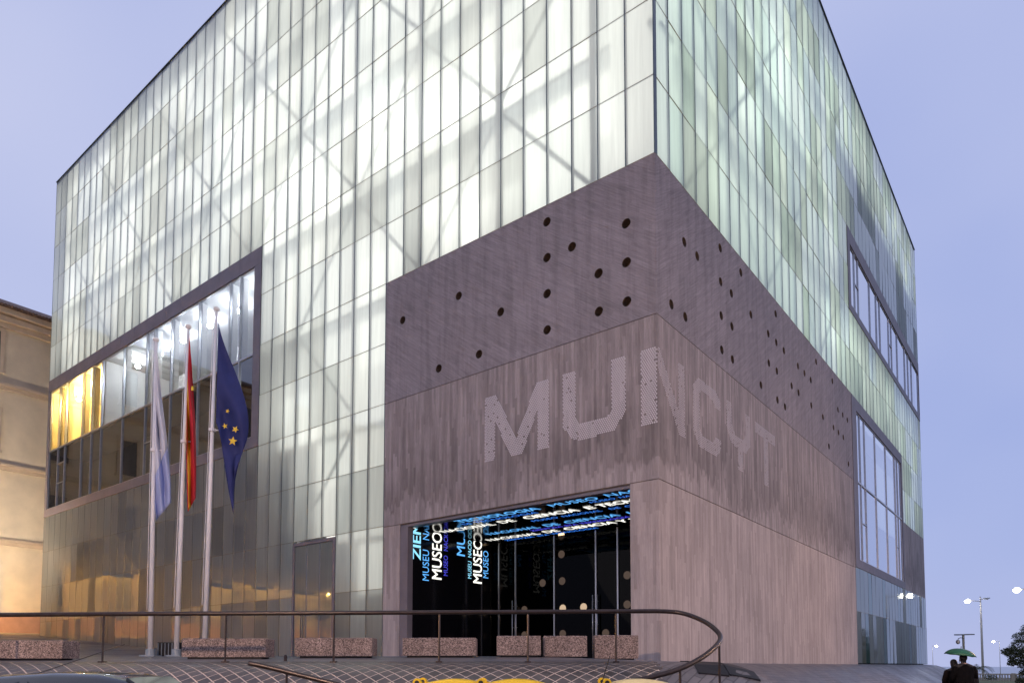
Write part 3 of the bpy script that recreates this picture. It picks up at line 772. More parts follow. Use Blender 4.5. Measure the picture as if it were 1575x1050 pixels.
# lettering on the side wall: reads upwards
def wall_text(body, px, py, mat, size, width, bold=.004):
    d = ray(px, py); p = CAM+d*((XW+.008-CAM.x)/d.x)
    M = Matrix(((0, 0, 1, XW+.008), (0, -1, 0, p.y), (1, 0, 0, p.z), (0, 0, 0, 1)))
    text_mesh('lit_text', body, mat, M, size, portal, bold, width, [((0, 0, EZ-.02), (0, 0, 1)), ((0, .32, 0), (0, -1, 0))])
def up_from(px, py, dz): 
    q = to_px(Vector((XW, (CAM+ray(px, py)*((XW-CAM.x)/ray(px, py).x)).y, (CAM+ray(px, py)*((XW-CAM.x)/ray(px, py).x)).z+dz))); return q[0], q[1]
for a in (('ZIENTZIA', 647, 862, 'led_cyan', .62, 3.0, .020), ('MUSEU', 659.5, 894, 'led_sky', .50, 1.25), ('NACIONAL', *up_from(659.5, 894, 1.62), 'led_sky', .50, 2.0), ('MUSEO', 679, 893, 'led_white', .78, 1.95, .010), ('CIENCIA', *up_from(679, 893, 2.35), 'led_white', .78, 2.6, .010),
          ('MUSEO', 688.5, 886, 'led_indigo', .34, .85), ('NACIONAL', *up_from(688.5, 886, 1.02), 'led_indigo', .34, 1.3), ('MUSEU', 715, 857, 'led_sky', .72, 1.9, .006), ('MUSEU', 725, 890, 'led_cyan', .32, .75), ('NACIONAL', *up_from(725, 890, .90), 'led_cyan', .32, 1.2),
          ('MUSEO', 741, 899, 'led_white', .80, 1.95, .010), ('CIENCIA', *up_from(741, 899, 2.15), 'led_white', .80, 2.6, .010), ('MUSEO', 751, 890, 'led_sky', .50, 1.22), ('NACIONAL', *up_from(751, 890, 1.6), 'led_sky', .50, 2.0)):
    wall_text(*a)

# ------------------------------------------------------------------ side door in the glass wall
du0, du1 = -18, -15
mb = MB(); fbox(mb, 'L', du0, du0+.12, -.04, .12, .1, 5.42); fbox(mb, 'L', du1-.16, du1, -.04, .12, .1, 5.42); fbox(mb, 'L', du0+.12, du1-.16, -.04, .12, 5.28, 5.42)
door = mb.build('side_door', 'zinc_frame', MUS)
for a, b in ((du0+.14, -17.03), (-16.97, -16.10), (-16.04, du1-.18)):
    mb = MB(); fbox(mb, 'L', a, b, .0, .02, .2, 5.26); mb.build('door_pane', 'glass_left', door, attrs={'rnd': [.35]*6, 'rnd2': [.75]*6})
for u in (-17.0, -16.07): mb = MB(); fbox(mb, 'L', u-.025, u+.025, -.01, .08, .2, 5.27); mb.build('door_stile', 'grey_steel', door)
for u in (-17.10, -17.24): mb = MB(); mb.tube([(u, -.09, .7), (u, -.09, 2.2)], .02, 8); mb.build('door_handle', 'steel_dark', door, True)
mb = MB(); mb.box(-18.2, -14.8, 1.45, 1.5, .2, 5.4); mb.build('inner_wall', 'white_wall', door)

# ------------------------------------------------------------------ ribbon window of the left front
def frame_panels(win, face, u0, u1, z0, z1, bu0, bu1, bz0, bz1, step):
    """cladding plates round an opening: borders bu/bz wide, cut every step metres"""
    def cut(a, b):
        n = max(1, round((b-a)/step)); return [(a+(b-a)*i/n, a+(b-a)*(i+1)/n) for i in range(n)]
    for a, b in cut(u0, u1):
        for za, zb in ((z0, z0+bz0), (z1-bz1, z1)):
            if zb-za > .01: mb = MB(); fbox(mb, face, a+.004, b-.004, -.03, .06, za+.004, zb-.004); mb.build('frame_plate', 'zinc_frame', win)
    for a, b in cut(z0+bz0, z1-bz1):
        for ua, ub in ((u0, u0+bu0), (u1-bu1, u1)):
            if ub-ua > .01: mb = MB(); fbox(mb, face, ua+.004, ub-.004, -.03, .06, a+.004, b-.004); mb.build('frame_plate', 'zinc_frame', win)
def window(face, u0, u1, z0, z1, cuts, zmid, glass, sashes=()):
    mb = MB(); f = .05
    fbox(mb, face, u0, u1, .02, .14, z0, z0+f); fbox(mb, face, u0, u1, .02, .14, z1-f, z1); fbox(mb, face, u0, u0+f, .02, .14, z0+f, z1-f); fbox(mb, face, u1-f, u1, .02, .14, z0+f, z1-f)
    win = mb.build('window', 'aluminium', MUS)
    ee = [u0]+sorted(cuts)+[u1]; zz = [z0, zmid, z1] if zmid else [z0, z1]
    for c in cuts: mb = MB(); fbox(mb, face, c-.035, c+.035, -.005, .14, z0+f, z1-f); mb.build('mullion', 'aluminium', win)
    for a, b in zip(ee[:-1], ee[1:]):
        if zmid: mb = MB(); fbox(mb, face, a+.04, b-.04, .0, .13, zmid-.05, zmid+.05); mb.build('transom', 'aluminium', win)
        for za, zb in zip(zz[:-1], zz[1:]):
            ta, tb = random.gauss(0, .0012), random.gauss(0, .002)
            mb = MB(); um, zm = (a+b)/2, (za+zb)/2
            F = lambda u, z, o: FP(face, u, .05+o+(u-um)*tb+(z-zm)*ta, z)
            pts = [(a+.03, za+.045), (b-.03, za+.045), (b-.03, zb-.045), (a+.03, zb-.045)]
            mb.quad(*[F(u, z, 0) for u, z in pts])
            for i in range(4):
                p, q = pts[i], pts[(i+1) % 4]; mb.quad(F(*q, 0), F(*p, 0), F(*p, .02), F(*q, .02))
            mb.build('pane', glass, win)
    for (ua, ub, z) in sashes:
        mb = MB(); fbox(mb, face, ua+.04, ub-.04, .01, .11, z-.03, z+.03); mb.build('sash_bar', 'aluminium', win)
    return win
LC = [-22.9, -23.87, -26.92, -29.95, -31.98, -32.94, -35.95, -39.0, -40.47, -42.03, -44.8, -46.0]
wl = window('L', -47.6, -21.6, 11.0, 19.5, LC, 15.13, 'window_glass', [(-46, -44.8, 12.6), (-32.94, -31.98, 12.9), (-46, -44.8, 14.0)])
frame_panels(wl, 'L', -48, -21, zr(4)+.01, zr(8)-.01, .40, .60, .54, .84, 1.9)
# rooms behind it
mb = MB(); mb.box(-47.7, -21.1, .16, 7, 15.02, 15.12); mb.build('room_floor', 'room_floor', wl)
mb = MB(); mb.box(-47.7, -21.1, .16, 7, 19.52, 19.62); mb.build('room_ceiling', 'white_wall', wl)
mb = MB(); mb.box(-38.9, -21.1, 5.5, 5.6, 15.13, 19.5); mb.build('room_wall', 'white_wall', wl)
mb = MB(); mb.box(-47.7, -39.2, 3.6, 3.7, 15.13, 19.5); mb.build('room_wall', 'warm_wall', wl)
mb = MB(); mb.box(-39.15, -38.95, .2, 6, 15.13, 19.5); mb.build('room_wall', 'white_wall', wl)
mb = MB(); mb.box(-21.45, -21.3, .2, 6, 15.13, 19.5); mb.build('room_wall', 'white_wall', wl)
mb = MB(); mb.box(-47.8, -47.65, .2, 6, 15.13, 19.5); mb.build('room_wall', 'warm_wall', wl)
for u in LC:
    mb = MB(); mb.box(u-.28, u-.06, .22, .5, 15.14, 19.5); mb.build('room_column', 'warm_wall' if u < -39.1 else 'white_wall', wl)
for u in (-28.5, -34.5): mb = MB(); mb.box(u-1.0, u+.2, 3.2, 3.5, 15.14, 18.6); mb.build('room_panel', 'white_wall', wl)
mb = MB(); mb.box(-38.9, -21.6, 2.2, 2.3, 16.9, 16.96); mb.build('room_rail', 'grey_steel', wl)
mb = MB(); mb.box(-47.5, -39.2, 2.2, 2.3, 16.9, 16.96); mb.build('room_rail', 'grey_steel', wl)
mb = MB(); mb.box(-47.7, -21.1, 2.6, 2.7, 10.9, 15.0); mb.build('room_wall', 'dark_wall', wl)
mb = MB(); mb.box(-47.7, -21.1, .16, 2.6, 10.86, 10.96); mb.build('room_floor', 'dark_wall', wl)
for x, m_ in [(-22.6, 'tube_room'), (-25.4, 'tube_room'), (-28.2, 'tube_room'), (-31.2, 'tube_room'), (-34, 'tube_room'), (-37, 'tube_room'), (-41, 'tube_warm'), (-43.5, 'tube_warm'), (-46.2, 'tube_warm')]:
    mb = MB()
    mb.ball((x, 1.3, 19.0), .15, 10, 6, (.15, .15, .10)); mb.tube([(x, 1.3, 19.05), (x, 1.3, 19.5)], .012, 6); mb.build('room_lamp', m_, wl, True)
# ------------------------------------------------------------------ windows of the right front
wr = window('R', 25.05, 38.6, 6.02, 14.68, [25.98, 27.2, 30.1, 33.35, 36.45, 37.35], 10.56, 'window_glass_blue', [(25.98, 27.2, 8.3), (36.45, 37.35, 8.3)])
frame_panels(wr, 'R', 24, 39.04, zr(2)+.01, zr(6)-.01, 1.04, .42, .50, .70, 2.1)
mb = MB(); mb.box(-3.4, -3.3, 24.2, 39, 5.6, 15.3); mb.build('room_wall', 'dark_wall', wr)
wu = window('R', 24.6, 47.9, 20.80, 24.42, [25.72, 26.63, 29.76, 31.73, 32.8, 35.7, 36.68, 38.8, 41.82, 43.19, 44.73], None, 'window_glass_blue', [(25.72, 26.63, 22.6), (35.7, 36.68, 22.6)])
frame_panels(wu, 'R', 24, 48, zr(8)+.01, zr(10)-.01, .58, .08, .44, .86, 2.0)
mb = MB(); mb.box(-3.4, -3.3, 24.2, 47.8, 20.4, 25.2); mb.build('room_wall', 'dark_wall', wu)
for w_, a, b in ((wr, 24.2, 39), (wu, 24.2, 47.8)): pass

# ------------------------------------------------------------------ cream building on the left
CX = -53.0
CB = empty('cream_building', 'cream stucco building with moulded string courses and tiled eaves beside the museum', 'building', loc=(0, 0, 0))
mb = MB(); mb.box(CX-14, CX, -46, 26, 3.7, 26.1); mb.build('wall', 'stucco', CB)
mb = MB(); mb.box(CX-14, CX+.08, -46.1, 26.1, -.5, 3.7); mb.build('plinth', 'stucco_plinth', CB)
for z in (21.0, 14.95, 9.35):
    mb = MB(); mb.box(CX+.002, CX+.16, -46, 26, z-.45, z-.2).box(CX+.002, CX+.26, -46, 26, z-.198, z); mb.build('string_course', 'stucco_trim', CB)
mb = MB(); mb.box(CX+.002, CX+.25, -46, 26, 25.2, 25.6).box(CX+.002, CX+.5, -46, 26, 25.602, 26.0).box(CX-14, CX+.8, -46.5, 26.5, 26.102, 26.5); mb.build('cornice', 'stucco_trim', CB)
mb = MB(); mb.hexa([(CX-14.5, -47, 26.502), (CX+.95, -47, 26.502), (CX+.95, 27, 26.502), (CX-14.5, 27, 26.502), (CX-8, -40, 30), (CX-6, -40, 30), (CX-6, 20, 30), (CX-8, 20, 30)]); roof = mb.build('roof', 'roof_tile', CB)
mb = MB()
for i in range(330):
    y = -46.8+i*.222; mb.tube([(CX+1.12, y, 26.58), (CX-.2, y, 26.95)], .1, 6)
stuff(mb.build('eave_tiles', 'roof_tile', roof))
for zi in (21.95, 15.95, 10.3, 4.6):
    y = -2.35-5.2*8
    while y < 24:
        h = 2.95
        mb = MB(); mb.box(CX+.002, CX+.10, y-.95, y-.70, zi, zi+h).box(CX+.002, CX+.10, y+.70, y+.95, zi, zi+h).box(CX+.002, CX+.12, y-1.0, y+1.0, zi+h+.002, zi+h+.28).box(CX+.002, CX+.16, y-1.05, y+1.05, zi-.18, zi-.002)
        wd = mb.build('window', 'stucco_trim', CB)
        mb = MB(); mb.box(CX-.02, CX+.03, y-.70, y+.70, zi, zi+h); mb.build('shutter', 'shutter', wd)
        y += 5.2
# assumed sodium wall lamps below the first string course, out of view
for y in (-6.5, -11, -15.5, -20, -24.5, -29, -33.5):
    L_ = empty('assumed_wall_lamp', 'assumed long sodium strip lamp on brackets of the cream wall, out of view, reflected in the glass', 'lamp', 'assumed sodium wall lamps on the cream building')
    for yy in (y-1.2, y+1.2): mb = MB(); mb.tube([(CX+.01, yy, 7.62), (CX+.75, yy, 7.62)], .03, 6); mb.build('bracket', 'steel_dark', L_)
    mb = MB(); mb.box(CX+.62, CX+.98, y-1.4, y+1.4, 7.52, 7.60).box(CX+.94, CX+.98, y-1.4, y+1.4, 7.2, 7.518); mb.build('hood', 'steel_dark', L_)
    mb = MB(); mb.tube([(CX+.80, y-1.3, 7.45), (CX+.80, y+1.3, 7.45)], .04, 6); mb.build('tube', 'sodium', L_)

# ------------------------------------------------------------------ handrails
def smooth_path(pts, n=6):
    P = [Vector(p) for p in pts]; out = []
    for i in range(len(P)-1):
        a, b, c, d = P[max(i-1, 0)], P[i], P[i+1], P[min(i+2, len(P)-1)]
        for k in range(n):
            t = k/n; out.append(.5*((2*b)+(c-a)*t+(2*a-5*b+4*c-d)*t*t+(3*b-a-3*c+d)*t**3))
    out.append(P[-1]); return out
HRL = empty('handrail', 'long dark brown steel handrail with a hairpin bend at its end, along the plaza edge', 'handrail')
line = [at_depth(x, y, 14) for x, y in ((-420, 949), (-150, 947), (0, 945), (200, 943.5), (500, 942), (800, 940.5), (960, 939.5))]
bend = [at_depth(*p) for p in ((1020, 939.5, 13.95), (1052, 943, 13.8), (1082, 954.5, 13.4), (1101, 968, 13.0), (1108, 980, 12.55), (1101, 993, 12.15), (1077, 1012, 11.85), (1042, 1029, 11.6), (1000, 1041, 11.4), (950, 1052, 11.25), (900, 1064, 11.1), (840, 1080, 11.0))]
mb = MB(); mb.tube(smooth_path(line+bend), .045, 10); mb.build('rail', 'rail_brown', HRL, True)
for x in (-30, 160, 348, 514, 676, 812, 947):
    a = at_depth(x, 941, 14); gz = ground_h(a.x, a.y)
    mb = MB(); mb.tube([(a.x, a.y, gz-.05), (a.x, a.y, a.z-.02)], .020, 8); mb.obox((a.x, a.y), RD, FD, .06, .06, gz-.02, gz+.035); mb.build('post', 'rail_brown', HRL)
for x, y, d in ((1106, 978, 12.6), (1046, 1027, 11.62)):
    a = at_depth(x, y, d); mb = MB(); gz = max(ground_h(a.x, a.y), STREET); mb.tube([(a.x, a.y, gz-.05), (a.x, a.y, a.z-.02)], .022, 8); mb.build('post', 'rail_brown', HRL)
H2 = empty('ramp_handrail', 'short dark brown handrail sloping down the tiled bank below the long one', 'handrail')
pts = [at_depth(*p) for p in ((383, 1019, 11.9), (420, 1027, 11.85), (500, 1047, 11.7), (600, 1072, 11.5))]
mb = MB(); mb.tube(smooth_path(pts), .045, 10); mb.build('rail', 'rail_brown', H2, True)
for x, y, d in ((441, 1032, 11.82), (560, 1062, 11.6)):
    a = at_depth(x, y, d); gz = max(ground_h(a.x, a.y), STREET); mb = MB(); mb.tube([(a.x, a.y, gz-.05), (a.x, a.y, a.z)], .02, 8); mb.build('post', 'rail_brown', H2)
BOL = at_depth(439, 1013, 15); mb = MB(); gz = ground_h(BOL.x, BOL.y); mb.tube([(BOL.x, BOL.y, gz-.05), (BOL.x, BOL.y, gz+.10), (BOL.x, BOL.y, gz+.13)], [.035, .035, .02], 8)
tag(mb.build('ground_peg', 'rail_brown'), 'tiny dark steel peg in the paving between two granite benches', 'peg')

# ------------------------------------------------------------------ granite benches
def bench(x0, x1, yt, yb, dep, depth, label, second=0):
    a, b = at_depth(x0, yb, dep), at_depth(x1, yb, dep); zt = at_depth((x0+x1)/2, yt, dep).z
    e = Vector((b.x-a.x, b.y-a.y)); L = e.length; e.normalize(); n = Vector((-e.y, e.x))
    gz = min(ground_h(a.x, a.y), ground_h(b.x, b.y))
    E_ = empty('granite_bench', label, 'bench', 'granite benches along the plaza edge')
    c = Vector((a.x, a.y))+e*L/2+n*depth/2
    mb = MB(); bev = .015; z0 = gz+.05
    q = lambda h, z: [(c+e*sx*(L/2-h)+n*sy*(depth/2-h)).to_tuple()+(z,) for sx, sy in ((-1, -1), (1, -1), (1, 1), (-1, 1))]
    mb.loft([q(0, z0), q(0, zt-bev), q(bev, zt)]); mb.build('block', 'granite', E_)
    mb = MB(); mb.obox(c, e, n, L/2-.10, depth/2-.08, gz-.12, z0+.002); mb.build('foot', 'black_matt', E_)
bench(-62, 95, 984, 1022, 15.2, .6, 'granite bench standing farthest from the entrance, on the rising paving')
bench(279, 408, 981, 1016, 16.2, .6, 'long granite bench beside the foot of the blue flag pole')
bench(453, 572, 980, 1014, 17, .6, 'long granite bench in front of the side door in the glass wall')
bench(619, 732, 980, 1013.5, 17.4, .6, 'long granite bench in front of the lettered side wall of the entrance')
bench(764, 832, 977, 1010, 17.8, .6, 'short granite bench in the entrance, next to the long bench')
bench(836, 903, 977, 1010, 18.0, .6, 'short granite bench in the entrance, middle one of three short benches')
bench(915, 982, 976, 1008, 18.2, .6, 'short granite bench in the entrance, next to the concrete corner pier')

# ------------------------------------------------------------------ flag poles and flags
def pole(bx, by, tx, ty, dep, label):
    b = at_depth(bx, by, dep); t = at_depth(tx, ty, dep); gz = ground_h(b.x, b.y)
    P = empty('flag_pole', label, 'flag pole', 'white flag poles in front of the museum')
    top = Vector((t.x, t.y, t.z)); base = Vector((b.x, b.y, gz))
    dirv = (top-base); mb = MB(); mb.tube([base, base+dirv*.5, top], [.072, .058, .040], 14); mb.build('mast', 'pole_white', P, True)
    mb = MB(); mb.ball(top+Vector((0, 0, .05)), .10, 12, 8, (.085, .085, .065)); mb.build('finial', 'pole_white', P, True)
    mb = MB(); mb.tube([base-Vector((0, 0, .1)), base+Vector((0, 0, .22))], .13, 14); mb.obox((base.x, base.y), RD, FD, .2, .2, gz-.05, gz+.05); mb.build('base_shoe', 'grey_steel', P)
    c = base+dirv*.655; mb = MB(); mb.tube([c-Vector((0, 0, .04)), c+Vector((0, 0, .04))], .10, 12); mb.tube([c, c+RT*.22], .018, 6); mb.build('cleat', 'pole_white', P)
    mb = MB(); mb.tube([base+dirv*.15-RT*.09-FW*.05, top-RT*.06-FW*.05], .008, 5); mb.build('halyard', 'pole_white', P)
    return base, dirv
pole(231, 1005, 240, 525, 20, 'white flag pole carrying the pale white and blue flag')
pole(271, 1006, 290, 505, 20, 'white flag pole carrying the red and yellow flag')
pole(314, 1008, 333, 478, 20, 'white flag pole carrying the dark blue flag')
def bez(P, t):
    P = [Vector(p) for p in P]
    while len(P) > 1: P = [a*(1-t)+b*t for a, b in zip(P[:-1], P[1:])]
    return P[0]
def flag(name, label, top, bot, dep, mats, bands, amp=.10, fr=3.0, along=False):
    """cloth between a top edge and a bottom edge (Bezier outlines in the plane of the pole), folded in depth"""
    nu, nv = 36, 28
    P = [[None]*(nu+1) for _ in range(nv+1)]
    for j in range(nv+1):
        v = j/nv
        for i in range(nu+1):
            u = i/nu; a, b = bez(top, u), bez(bot, u); p = a*(1-v)+b*v
            wv = amp*min(1, u*4)*(math.sin(v*math.pi*2*fr*.5+u*3.1)+.5*math.sin(v*9+u*7.3)+.35*math.sin(u*11-v*4))
            P[j][i] = at_depth(p.x, p.y, dep+wv)
    F = empty(name, label, 'flag', None)
    for m, (b0, b1) in zip(mats, bands):
        mb = MB(); idx_ = {}
        j0, j1 = (0, nv) if along else (round(b0*nv), round(b1*nv)); i0_, i1_ = (round(b0*nu), round(b1*nu)) if along else (0, nu)
        for j in range(j0, j1):
            for i in range(i0_, i1_):
                f = []
                for (a, b) in ((j, i), (j, i+1), (j+1, i+1), (j+1, i)):
                    if (a, b) not in idx_: idx_[a, b] = len(mb.v); mb.v.append(tuple(P[a][b]))
                    f.append(idx_[a, b])
                mb.f.append(tuple(f))
        o = mb.build('cloth_band' if len(mats) > 1 else 'cloth', m, F, True)
        md = o.modifiers.new('thick', 'SOLIDIFY'); md.thickness = .006
    return F, P, nu, nv
flag('pale_flag', 'pale white flag with a washed out blue band hanging limp from its pole', [(242, 540), (250, 640), (262, 690), (263, 772)], [(238, 640), (238, 690), (236, 740), (240, 800)], 19.95, ('cloth_white', 'cloth_paleblue'), ((0, .62), (.62, 1)), .10, 4, True)
Fs, Ps, nu, nv = flag('red_yellow_flag', 'red and yellow striped flag hanging in folds from its pole', [(291, 513), (300, 620), (303, 690), (301, 765)], [(287, 628), (287, 680), (286, 720), (289, 787)], 19.95, ('cloth_red', 'cloth_yellow', 'cloth_red'), ((0, .57), (.57, .89), (.89, 1)), .12, 3)
Fe, Pe, nu, nv = flag('blue_flag', 'dark blue flag with yellow stars draped from its pole', [(336, 494), (345, 560), (398, 610), (392, 690), (361, 700)], [(332, 650), (338, 660), (343, 690), (347, 740), (359, 790)], 19.9, ('cloth_blue',), ((0, 1),), .09, 3)
def star(p, r, rot, parent, mat='star_yellow'):
    mb = MB(); b = []
    for k in range(10):
        rr = r if k % 2 == 0 else r*.42; a = rot+math.pi*k/5; b.append(p+RT*math.sin(a)*rr+UP*math.cos(a)*rr)
    c0 = p-FW*.004
    front = [q-FW*.006 for q in b]; i0 = len(mb.v); mb.v += [tuple(q) for q in front]+[tuple(q+FW*.012) for q in front]
    mb.f.append(tuple(range(i0+9, i0-1, -1)))
    for k in range(10): mb.f.append((i0+k, i0+(k+1) % 10, i0+10+(k+1) % 10, i0+10+k))
    mb.build('star', mat, parent)
for (x, y, r, ro) in ((362, 660, .10, .5), (358, 678, .13, .15), (346, 655, .08, 1.0), (350, 632, .06, .3)):
    star(at_depth(x, y, 19.68), r, ro, Fe)
mb = MB()   # crest on the yellow band
c = at_depth(296, 598, 19.7); e1, e2 = RT, UP
for (dx, dz, wx, wz) in ((0, .05, .022, .025), (0, 0, .03, .04)):
    q = c+RT*dx+UP*dz; mb.hexa([tuple(q+RT*sx*wx+FW*sy*.01+UP*sz*wz) for sz in (-1, 1) for sx, sy in ((-1, -1), (1, -1), (1, 1), (-1, 1))])
mb.build('crest', 'star_yellow', Fs)
g = at_depth(262, 1008, 20.5); gz = ground_h(g.x, g.y)
V_ = empty('vent_box', 'low dark grated vent box on the paving between two flag poles', 'vent')
mb = MB(); mb.obox((g.x, g.y), RD, FD, .28, .2, gz-.05, gz+.42); mb.build('casing', 'black_matt', V_)
mb = MB()
for i in range(6): mb.obox((g.x+RD.x*(-.25+.1*i)-FD.x*.215, g.y+RD.y*(-.25+.1*i)-FD.y*.215), RD, FD, .008, .012, gz, gz+.40)
mb.build('grille', 'grey_steel', V_)

# ------------------------------------------------------------------ parked cars
def car(name, label, cx, cy, rz, H, paint, antenna):
    """length along local x; profile lofted across the width"""
    C_ = empty(name, label, 'car', None, (cx, cy, STREET), rz)
    k = H/1.45
    lower = [(-2.05, .30), (-2.12, .55), (-2.08, .86), (-1.72, .93), (-.9, .95), (0, .95), (.85, .95), (1.25, .93), (1.95, .80), (2.12, .62), (2.12, .34), (1.9, .22), (-1.9, .22)]
    def ring(y, sc_, prof): return [(x, y, z*sc_) for x, z in prof]
    mb = MB(); rings = []
    for y, ins in ((-.86, .10), (-.83, .03), (-.6, 0), (0, -.01), (.6, 0), (.83, .03), (.86, .10)):
        rings.append([(x*(1-ins*.12), y, max(.22, z-(ins*.5 if z > .7 else 0))) for x, z in lower])
    mb.loft(rings); body = mb.build('body', paint, C_, True)
    cab = [(-1.80, .90), (-1.45, 1.30*k), (-1.05, 1.42*k), (-.4, 1.45*k), (.15, 1.43*k), (.5, 1.36*k), (1.18, .92)]
    mb = MB(); rings = []
    for y, t in ((-.80, 0), (-.66, .86), (-.5, .98), (0, 1.0), (.5, .98), (.66, .86), (.80, 0)):
        rings.append([(x, y, .90+(z-.90)*max(t, .02)) for x, z in cab])
    mb.loft(rings); mb.build('roof', paint, C_, True)
    gl = [(-1.62, .98), (-1.38, 1.24*k), (-1.02, 1.33*k), (.12, 1.34*k), (.42, 1.29*k), (.98, .98)]
    for s in (-1, 1):
        for (a, b) in ((-1.5, -.72), (-.66, .22), (.28, .86)):
            mb = MB(); top = lambda x: 1.33*k if -1.0 < x < .15 else (1.33*k-(x-.15)*.5 if x >= .15 else 1.33*k+(x+1.0)*.35)
            zt0, zt1 = top(a), top(b)
            yb, yt = s*.800, s*.672
            mb.hexa([(a, yb, .97), (b, yb, .97), (b, yb-s*.06, .97), (a, yb-s*.06, .97), (a+.02, yt, zt0), (b-.02, yt, zt1), (b-.02, yt-s*.06, zt1), (a+.02, yt-s*.06, zt0)]); mb.build('side_window', 'car_glass', C_)
        mb = MB(); mb.hexa([(.85, s*.82, .98), (1.02, s*.82, .98), (1.02, s*1.0, .98), (.85, s*1.0, .98), (.87, s*.83, 1.12), (.98, s*.83, 1.12), (.98, s*.99, 1.12), (.87, s*.99, 1.12)]); mb.build('wing_mirror', paint, C_)
        mb = MB(); mb.box(1.86, 2.09, s*.72-.12, s*.72+.12, .58, .74); mb.build('headlight', 'lens_white', C_)
        mb = MB(); mb.box(-2.13, -1.98, s*.72-.11, s*.72+.11, .62, .86); mb.build('tail_light', 'lens_red', C_)
        for x in (-1.3, 1.32):
            mb = MB(); mb.tube([(x, s*.66, .31), (x, s*.88, .31)], .31, 20); wh = mb.build('wheel', 'rubber', C_)
            mb = MB(); mb.tube([(x, s*.86, .31), (x, s*.895, .31)], .19, 14); mb.build('rim', 'aluminium', wh)
    mb = MB(); mb.quad((1.12, -.62, .97), (1.12, .62, .97), (.50, .54, 1.375*k), (.50, -.54, 1.375*k)); o = mb.build('windscreen', 'car_glass', C_); o.modifiers.new('s', 'SOLIDIFY').thickness = .03
    mb = MB(); mb.quad((-1.80, .62, 1.0), (-1.80, -.62, 1.0), (-1.43, -.54, 1.325*k), (-1.43, .54, 1.325*k)); o = mb.build('rear_window', 'car_glass', C_); o.modifiers.new('s', 'SOLIDIFY').thickness = .03
    if antenna:
        (a, b) = antenna; inv = Matrix.Rotation(-rz, 4, 'Z')
        la = inv @ (Vector(a)-Vector((cx, cy, STREET))); lb = inv @ (Vector(b)-Vector((cx, cy, STREET)))
        mb = MB(); mb.tube([la-(lb-la)*.03, la, lb], [.02, .007, .004], 6); mb.build('antenna', 'black_plastic', C_)
    return C_
rz_st = math.atan2(RD.y, RD.x)
cc = at_depth(172, 1040, 9.3)
car('parked_car', 'dark parked car whose roof and long antenna show below the handrail', cc.x, cc.y, rz_st, 1.425, 'car_paint', (at_depth(43, 1040, 9.1), at_depth(192, 990, 9.1)))
cc = at_depth(985, 1060, 6.9)
car('low_parked_car', 'grey parked car with an upright black antenna, in front of the yellow bins', cc.x, cc.y, rz_st, 1.24, 'car_paint_b', (at_depth(922, 1062, 7.0), at_depth(938, 1008, 7.0)))

# ------------------------------------------------------------------ yellow recycling bins
def bin_(px, dep, label, pale):
    p = at_depth(px, 1045, dep)
    B_ = empty('recycling_bin', label, 'bin', 'yellow recycling bins at the kerb', (p.x, p.y, STREET+.035), rz_st)
    mb = MB(); q = lambda hx, hy, z: [(-hx, -hy, z), (hx, -hy, z), (hx, hy, z), (-hx, hy, z)]
    mb.loft([q(.38, .33, .12), q(.46, .40, 1.02), q(.50, .43, 1.03), q(.50, .43, 1.10)]); mb.build('body', 'yellow_plastic', B_)
    mb = MB(); n = 10; rings = []
    for i in range(n+1):
        x = -.47+.96*i/n; t = i/n; zc = 1.125+.135*math.sin(math.pi*min(1, .12+t*.82))**.7
        rings.append([(x, -.43, 1.105), (x, -.36, zc-.02), (x, -.15, zc+.005), (x, .15, zc+.005), (x, .36, zc-.02), (x, .43, 1.105)])
    mb.loft(rings); mb.build('lid', 'pale_plastic' if pale else 'yellow_plastic', B_, True)
    for y in (-.30, .30):
        mb = MB()
        mb.hexa([(-.56, y-.05, 1.10), (-.34, y-.05, 1.16), (-.34, y+.05, 1.16), (-.56, y+.05, 1.10), (-.58, y-.05, 1.22), (-.34, y-.05, 1.20), (-.34, y+.05, 1.20), (-.58, y+.05, 1.22)])
        mb.tube([(-.545, y-.06, 1.215), (-.545, y+.06, 1.215)], .062, 12); h = mb.build('hinge', 'yellow_plastic', B_)
        mb = MB(); mb.tube([(-.545, y-.066, 1.215), (-.545, y+.066, 1.215)], .034, 10); mb.build('hinge_pin', 'black_plastic', h)
    for x in (-.3, .3):
        for y in (-.26, .26):
            mb = MB(); mb.tube([(x, y-.03, .065), (x, y+.03, .065)], .10, 12); mb.build('wheel', 'rubber', B_)
    mb = MB(); mb.tube([(.50, -.25, .95), (.56, -.25, .95), (.56, .25, .95), (.50, .25, .95)], .018, 6); mb.build('handle', 'yellow_plastic', B_)
bin_(702, 10.7, 'bright yellow bin with its lid hinges clear, first of the row', False)
bin_(797, 10.7, 'bright yellow bin with a rounded clean lid, middle of the row', False)
bin_(985, 10.7, 'yellow bin with a pale faded lid, standing apart from the other two', True)

